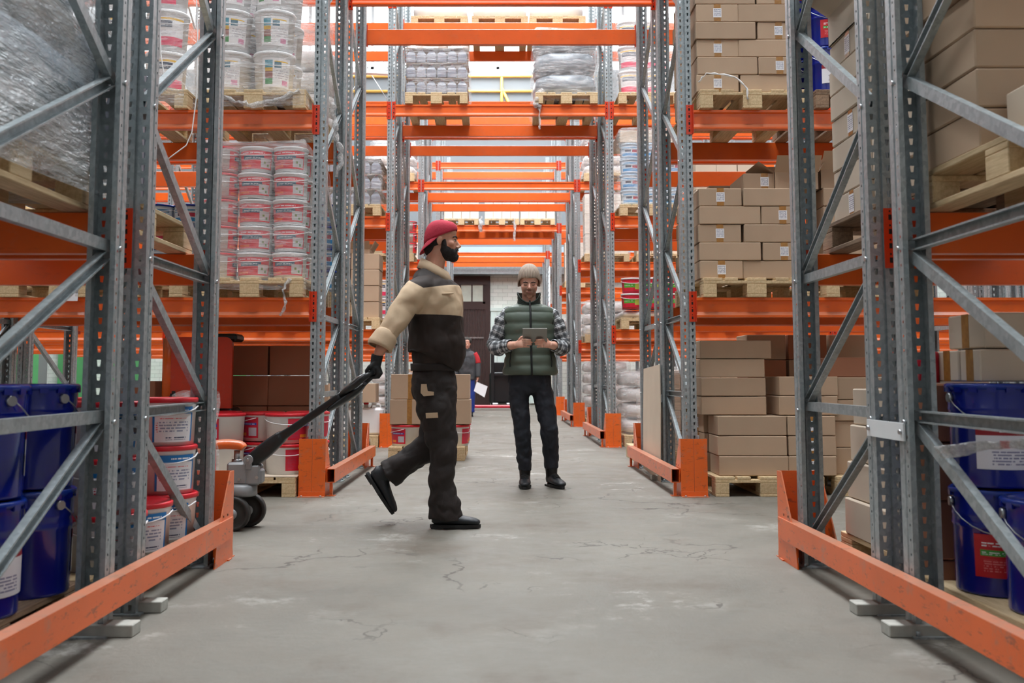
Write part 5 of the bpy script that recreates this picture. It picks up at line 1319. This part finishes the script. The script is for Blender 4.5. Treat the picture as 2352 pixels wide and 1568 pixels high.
# trousers
b = MB()
b.loft([(-.062, 0, .945, .15, .122), (-.062, 0, .88, .165, .138), (-.060, 0, .80, .17, .145), (-.058, 0, .74, .155, .13)], 32, power=2.3)
b.loft([(-.050, -.075, .80, .095, .135), (-.040, -.085, .70, .098, .124), (-.028, -.09, .60, .096, .110), (-.005, -.09, .50, .088, .096), (.0, -.09, .42, .084, .088), (-.008, -.09, .30, .082, .080), (0.0, -.09, .20, .085, .086), (.012, -.09, .12, .088, .100), (.018, -.09, .06, .086, .104), (.018, -.09, .045, .084, .10)], 28, sub=5)
b.loft([(-.06, .075, .80, .095, .12), (-.06, .09, .68, .095, .108), (-.062, .1, .57, .09, .10), (-.075, .1, .49, .086, .098), (-.13, .1, .435, .085, .092), (-.20, .1, .395, .084, .085), (-.27, .1, .345, .084, .086), (-.315, .1, .305, .086, .092), (-.345, .1, .285, .086, .090)], 28, sub=5)
tr = skinmod(b.build('trousers', 'brown_cloth', t), .008, 3, .020, .13, .024, .11)
for pts in ([(-.125, .835), (-.095, .835), (-.088, .795), (-.052, .790), (-.052, .770), (-.11, .765), (-.128, .785)], [(-.098, .668), (-.028, .672), (-.026, .642), (-.096, .638)]):
    b = MB(); k = len(pts)
    yl = -.186 if pts[0][1] > .7 else -.187
    for y in (yl, yl+.03):
        for x, z in pts: b.v.append((x, y, z))
    b.face(range(k)); b.face(range(k, 2*k))
    for i in range(k): b.face((i, (i+1) % k, k+(i+1) % k, k+i))
    b.build('pocket_patch', 'beige_cloth', tr)
boot(t, 'black_lea', Matrix.Translation((.0, -.09, .004)))
ux, uz = Vector((.545, 0, -.838)), Vector((.838, 0, .545)); uy = uz.cross(ux)
mm_ = Matrix((ux, uy, uz)).transposed().to_4x4(); mm_.translation = Vector((-.437, .1, .235)); boot(t, 'black_lea', mm_)
# glove closing round the grip
G = GRIP-Vector((-.36, 5.97, 0)); W = Vector((-.366, -.314, .992))
b = MB(); ax = sv; dr = (G-W).normalized(); out = dr.cross(ax).normalized()
b.loft([(*(W-dr*.010), .034, .034), (*(W+dr*.012), .034, .033), (*(W.lerp(G, .45)), .042, .031), (*(W.lerp(G, .8)), .049, .029), (*G, .047, .026)], 18, side=ax)
rg = .031
for i in range(4):
    o_y = (-.033+.022*i); c = G+ax*o_y; r0 = .0105 if i < 3 else .009
    pts = []
    for q in range(8):
        an = R(-170+34*q); pts.append(c+(-dr*math.cos(an)*-1*rg+out*math.sin(an)*rg)*1.0)
    b.tube([W.lerp(G, .62)+ax*o_y]+[c+dr*(-math.cos(R(w))*rg)+out*(math.sin(R(w))*rg) for w in (-20+0*i, 35, 90, 140, 190, 232)], [.014, .014, .0135, .013, .0125, .012, .010], 8)
b.tube([W.lerp(G, .45)-ax*.03, W.lerp(G, .7)-ax*.05-out*.02, G-ax*.045-out*.036, G-ax*.03-out*.036+dr*.02], [.013, .0125, .011, .009], 8)
skinmod(b.build('glove', 'glove', t), .0035, 2)

# --- man with the tablet
t = thing('person', 'man in beige knit hat, green padded vest and plaid shirt looking down at a tablet', 'person', (.215, 8.05, 0))
hm = HM(Vector((0, -.02, 1.630)), R(-90), R(9))
b = MB(); head(b, hm, .98, ears=False)
limb(b, [(0, .0, 1.60, .058), (0, .012, 1.52, .057), (0, .02, 1.42, .07)])
b.loft([(0, .0, .84, .11, .07), (0, 0, 1.0, .13, .09), (0, 0, 1.2, .15, .10), (0, .01, 1.35, .16, .10), (0, .02, 1.42, .12, .07), (0, .02, 1.46, .06, .05)], 20, side=(1, 0, 0))
TBC = Vector((.035, -.285, 1.188))
HND = {}
for s in (-1, 1):
    el = (-.275, -.005, 1.13) if s < 0 else (.268, -.005, 1.13)
    wx = -.118 if s < 0 else .165
    L = [(s*.15, .01, 1.38, .055), (s*.215, .01, 1.28, .05), (el[0], el[1], el[2], .046), (el[0]*.62+wx*.38, -.10, 1.118, .041), (wx-s*-.0, -.20, 1.125, .030), (wx-s*.018, -.225, 1.130, .028)]
    b.loft([(*p[:3], p[3], p[3]) for p in L], 16, side=(0, .3, 1), sub=4)
    # palm
    px = wx-s*.03
    b.loft([(wx-s*.012, -.222, 1.130, .028, .018), (px-s*.005, -.25, 1.135, .036, .016), (px-s*.035, -.275, 1.138, .038, .013)], 14, side=(0, .3, 1))
    for i in range(4):
        z = 1.165-i*.0175; l = (.052, .060, .056, .044)[i]; y0 = -.282+.004*i
        x0 = px-s*.028
        b.tube([(x0, y0+.01, z), (x0-s*l*.45, y0-.028+.006*i, z-.002), (x0-s*l*.85, y0-.026+.008*i, z-.003), (x0-s*l*1.25, y0-.012+.01*i, z-.004)], [.0095, .009, .0085, .007], 8)
    b.tube([(px-s*.0, -.245, 1.160), (px-s*.02, -.262, 1.185), (px-s*.045, -.270, 1.192)], [.012, .0105, .008], 8)
for s, kx in ((-1, -.055), (1, .16)):
    b.loft([(s*.075, .01, .86, .06, .06), ((-.078, .12)[s > 0], -.01, .65, .045, .05), (kx, -.02, .46, .042, .045), ((-.046, .170)[s > 0], .0, .28, .038, .038), ((-.035, .178)[s > 0], .02, .15, .03, .03)], 14, side=(1, 0, 0))
skinmod(b.build('body', 'skin2', t), .0042, 2)
for y in (-1, 1):
    b = MB(); b.tube([hm @ Vector((.093, y*.014, .010)), hm @ Vector((.090, y*.032, .015)), hm @ Vector((.078, y*.049, .010))], [.0035, .0045, .003], 8); b.build('eyebrow', 'hair', t)
    b = MB(); b.tube([hm @ Vector((.0835, y*.018, -.008)), hm @ Vector((.0865, y*.031, -.0105)), hm @ Vector((.079, y*.044, -.007))], .0017, 6); b.build('eyelash', 'hair', t)
M['lips'] = plain('lips', (176, 112, 100), .5, vary=.1)
b = MB(); b.ell(hm @ Vector((.1000, 0, -.0665)), (.0035, .019, .0045), 12, 8, mat=hm.to_3x3()); b.build('lips', 'lips', t)
# knitted hat
hat = bpy.data.objects.new('knitted_hat', None)
b = MB(); n, mm = 48, 14
for j in range(mm+1):
    for i in range(n):
        a = 2*math.pi*i/n; v = (math.pi/2)*(1-j/mm); cx, cy = math.cos(a), math.sin(a)
        low = -.030+.080*min(1, max(0, (cx+.15)/.95))**.7
        z = low+(.160-low)*math.sin(v)**1.05; k = math.cos(v)**.80*(1+.05*math.sin(2*v))
        b.v.append((-.006+k*cx*.108, k*cy*.093, z))
for j in range(mm):
    for i in range(n): b.face((j*n+i, j*n+(i+1) % n, (j+1)*n+(i+1) % n, (j+1)*n+i), sm=True)
o = b.build('knitted_hat', 'knit', t); o.matrix_basis = hm; o.modifiers.new('Solidify', 'SOLIDIFY').thickness = -.006
# quilted vest
b = MB()
def quilt(u, a, l): return .012*abs(math.sin(l*math.pi/.082))**.55-.006
b.loft([(.008, 0, .888, .205, .128), (.008, 0, .91, .218, .14), (.008, 0, 1.0, .205, .135), (.004, 0, 1.12, .196, .13), (0, 0, 1.25, .208, .135), (0, .005, 1.35, .222, .13), (0, .01, 1.40, .208, .118), (0, .015, 1.435, .165, .10), (0, .015, 1.465, .105, .08), (0, .012, 1.475, .085, .075)], 56, side=(1, 0, 0), sub=9, mod=quilt, power=2.4, cap=False)
vest = b.build('padded_vest', 'vest', t)
tx = bpy.data.textures.new('puckers', 'CLOUDS'); tx.noise_scale = .03; d = vest.modifiers.new('Folds', 'DISPLACE'); d.texture = tx; d.strength = .008; d.texture_coords = 'LOCAL'
b = MB(); b.loft([(0, .015, 1.440, .090, .080), (0, .012, 1.475, .083, .078), (0, .008, 1.520, .083, .080), (0, .008, 1.560, .088, .088)], 40, side=(1, 0, 0), sub=5, cap=False, mod=lambda u, a, l: .004*abs(math.sin(l*math.pi/.03)))
b.v = [(x, y, z-(z-1.43)*.55*max(0, -(y-.012)/.08)**1.6) for x, y, z in b.v]
o = b.build('vest_collar', 'vest_in', vest); o.modifiers.new('Solidify', 'SOLIDIFY').thickness = .008
b = MB(); b.tube([(.004, -.076, 1.485), (.005, -.086, 1.455), (.006, -.122, 1.42), (.008, -.142, 1.33), (.01, -.142, 1.2), (.012, -.141, 1.1), (.014, -.148, 1.0), (.016, -.151, .91), (.016, -.14, .885)], .0075, 8); b.build('zip', 'zip', vest)
for s in (-1, 1):
    b = MB(); b.tube([(s*.155+.01, -.108, 1.08), (s*.168+.01, -.104, 1.0), (s*.166+.01, -.110, .955)], .004, 6); b.build('pocket_zip', 'zip', vest)
    b = MB(); pts = []
    for i in range(17):
        a = 2*math.pi*i/16; pts.append((s*(.188+.012*math.cos(a)), math.sin(a)*.078, 1.325+math.cos(a)*.085))
    b.tube(pts, .006, 6, cap=False); b.build('armhole_trim', 'zip', vest)
# shirt sleeves
for s in (-1, 1):
    b = MB(); ex = (-.275, .268)[s > 0]; wx = (-.118, .165)[s > 0]
    b.loft([(s*.13, .01, 1.385, .055, .055), (s*.165, .005, 1.372, .066, .066), (s*.205, .0, 1.32, .070, .070), (s*.238, .0, 1.24, .068, .068), (ex-s*.0, .0, 1.16, .064, .064), (ex+s*-.002, -.03, 1.115, .066, .062), (ex*.8+wx*.2, -.08, 1.105, .062, .058), (ex*.45+wx*.55, -.125, 1.118, .052, .050), (ex*.3+wx*.7, -.15, 1.122, .048, .046)], 28, side=(0, .6, .8), sub=7, cap=False, mod=lambda u, a, l: .004*math.sin(l*60+a)+.003*math.sin(l*95-2*a))
    sl = b.build('shirt_sleeve', 'plaid', t)
    b = MB(); b.loft([(ex*.36+wx*.64, -.138, 1.120, .051, .049), (ex*.26+wx*.74, -.160, 1.124, .049, .047), (ex*.22+wx*.78, -.168, 1.125, .043, .041)], 24, side=(0, .6, .8), sub=3, cap=False); b.build('shirt_cuff', 'plaid', sl)
# trousers
b = MB()
b.loft([(.006, .005, .93, .165, .115), (.006, .005, .86, .178, .125), (.006, .005, .79, .178, .12), (.006, .005, .745, .165, .10)], 32, side=(1, 0, 0), power=2.3)
b.loft([(-.088, .0, .80, .090, .11), (-.082, .0, .68, .088, .10), (-.068, -.015, .56, .080, .09), (-.058, -.02, .46, .074, .084), (-.050, -.005, .36, .072, .08), (-.042, .01, .24, .064, .072), (-.036, .015, .15, .058, .068), (-.036, .015, .125, .056, .066)], 26, side=(1, 0, 0), sub=5)
b.loft([(.098, .0, .80, .090, .11), (.118, -.01, .68, .088, .10), (.142, -.03, .56, .082, .09), (.158, -.04, .46, .076, .085), (.166, -.015, .36, .074, .08), (.172, .01, .26, .070, .074), (.178, .02, .17, .062, .068), (.18, .02, .14, .06, .066)], 26, side=(1, 0, 0), sub=5)
skinmod(b.build('trousers', 'navy', t), .008, 3, .018, .09, .022, .09)
for s, x, y, z, yaw in ((-1, -.036, .02, .003, -92), (1, .182, .03, .003, -70)):
    m = Matrix.Translation((x, y, z)) @ Matrix.Rotation(R(yaw), 4, 'Z') @ Matrix.Scale(1.02, 4); boot(t, 'black_lea', m, True, 'laced_boot')
# tablet
tt = thing('tablet', 'grey tablet held in both hands by the man in the green vest', 'tablet', (.215+.035, 8.05-.300, 1.195)); tt.rotation_euler = (R(38), 0, R(-2))
b = MB(); b.box((-.096, -.004, -.07), (.096, .003, .07), bev=.003); b.build('case', plain('grey_tablet_metal', (150, 148, 142), .35, metal=.5, vary=.03), tt)
b = MB(); b.box((-.088, .0032, -.062), (.088, .0042, .062)); b.build('screen', 'black_pl', tt)

# --- worker in the background
t = thing('person', 'man in a dark cap and grey and red jacket standing far back holding a paper', 'person', (-.70, 22.0, 0))
hm = HM(Vector((0, -.02, 1.60)), R(-80), R(8)); b = MB(); head(b, hm)
limb(b, [(0, 0, 1.56, .055), (0, .01, 1.42, .06)], 2)
b.loft([(0, 0, .82, .14, .10), (0, 0, 1.2, .16, .10), (0, .01, 1.4, .10, .07)], 14, side=(1, 0, 0))
for s in (-1, 1):
    b.loft([(s*.15, 0, 1.36, .05, .05), (s*.235, 0, 1.1, .045, .045), (s*.24, -.06, .84, .03, .03), (s*.245, -.075, .80, .035, .018)], 12, side=(0, 1, 0))
    for i in range(4): b.tube([(s*.225+s*i*.0-.0, -.105+i*.02, .79), (s*.23, -.11+i*.02, .75), (s*.22, -.105+i*.02, .715)], .009, 6)
    b.tube([(s*.235, -.09, .80), (s*.21, -.11, .77)], .011, 6)
    b.loft([(s*.09, 0, .84, .08, .08), (s*.1, -.01, .46, .055, .055), (s*.1, .02, .08, .04, .04)], 12, side=(1, 0, 0))
skinmod(b.build('body', 'skin3', t), .007, 2)
M['grey_cloth'] = plain('dark_grey_cloth', (74, 76, 80), .8, vary=.2); M['red_cloth'] = plain('red_cloth', (196, 40, 48), .8, vary=.15); M['blue_cloth'] = plain('blue_cloth', (34, 62, 150), .8, vary=.15)
b = MB(); b.loft([(0, 0, .80, .20, .14), (0, 0, 1.0, .205, .145), (0, 0, 1.25, .22, .145), (0, .01, 1.38, .19, .12), (0, .01, 1.45, .09, .08)], 28, side=(1, 0, 0)); jk = skinmod(b.build('jacket', 'grey_cloth', t), .012, 2, .03, .1)
for s in (-1, 1):
    b = MB(); b.loft([(s*.15, 0, 1.375, .075, .08), (s*.215, 0, 1.26, .075, .075), (s*.235, -.01, 1.16, .07, .07)], 18, side=(0, 1, 0)); b.build('shoulder_panel', 'red_cloth', jk)
    b = MB(); b.loft([(s*.232, -.008, 1.18, .068, .068), (s*.243, -.03, 1.02, .065, .065), (s*.243, -.055, .86, .055, .055)], 18, side=(0, 1, 0)); b.build('sleeve', 'grey_cloth', jk)
b = MB(); b.loft([(0, .0, 1.40, .10, .09), (0, -.01, 1.47, .085, .08), (0, -.01, 1.49, .09, .085)], 20, side=(1, 0, 0), cap=False); b.build('jacket_collar', 'grey_cloth', jk)
b = MB(); b.loft([(0, 0, .86, .17, .12), (0, 0, .78, .17, .12)], 20, side=(1, 0, 0))
for s in (-1, 1): b.loft([(s*.09, 0, .82, .09, .1), (s*.1, 0, .46, .08, .085), (s*.1, .01, .09, .075, .08)], 18, side=(1, 0, 0))
skinmod(b.build('trousers', 'blue_cloth', t), .012, 2, .02, .1)
b = MB(); b.ell(hm @ Vector((-.01, 0, .06)), (.108, .09, .085), 20, 12); b.build('cap', 'knit_dark', t)
for s in (-1, 1): boot(t, 'black_lea', Matrix.Translation((s*.1, .01, .003)) @ Matrix.Rotation(R(-90), 4, 'Z'))
b = MB(); b.v = [(0, 0, 0), (.24, -.02, -.1), (.17, -.05, -.34), (-.06, -.03, -.2)]; b.v += [(x, y+.003, z) for x, y, z in b.v]; b.face((0, 1, 2, 3)); b.face((4, 7, 6, 5)); [b.face((i, (i+1) % 4, 4+(i+1) % 4, 4+i)) for i in range(4)]
tag(b.build('paper_sheet', 'paper', None, (-.70+.22, 21.88, .76)), 'white paper sheet held by the man far back', 'paper sheet')

# ------------------------------------------------------------------ world, camera
w = bpy.data.worlds.new('World'); bpy.context.scene.world = w; w.use_nodes = True
w.node_tree.nodes['Background'].inputs[0].default_value = (.9, .95, 1, 1); w.node_tree.nodes['Background'].inputs[1].default_value = 1.0
cd = bpy.data.cameras.new('Camera'); cam = bpy.data.objects.new('Camera', cd); C.objects.link(cam)
cam.location = (-.05, 0, .88); cam.rotation_euler = (R(90+4.87), 0, 0)
cd.sensor_width = 36; cd.lens = 2287/2352*36; cd.shift_x = 36/2352; cd.shift_y = -(784-669)/2352
cd.clip_start = .05; cd.dof.use_dof = True; cd.dof.focus_distance = 7.0; cd.dof.aperture_fstop = 4.0
sc = bpy.context.scene; sc.camera = cam
sc.view_settings.view_transform = 'Standard'; sc.view_settings.look = 'None'; sc.view_settings.gamma = 1; sc.view_settings.use_curve_mapping = False
sc.view_settings.exposure = 0.92
sc.cycles.use_denoising = True; sc.cycles.max_bounces = 6; sc.cycles.diffuse_bounces = 4; sc.cycles.glossy_bounces = 2; sc.cycles.transparent_max_bounces = 8; sc.cycles.transmission_bounces = 2; sc.cycles.adaptive_threshold = .07; sc.cycles.adaptive_min_samples = 12
sc.cycles.caustics_reflective = False; sc.cycles.caustics_refractive = False; sc.cycles.use_adaptive_sampling = True
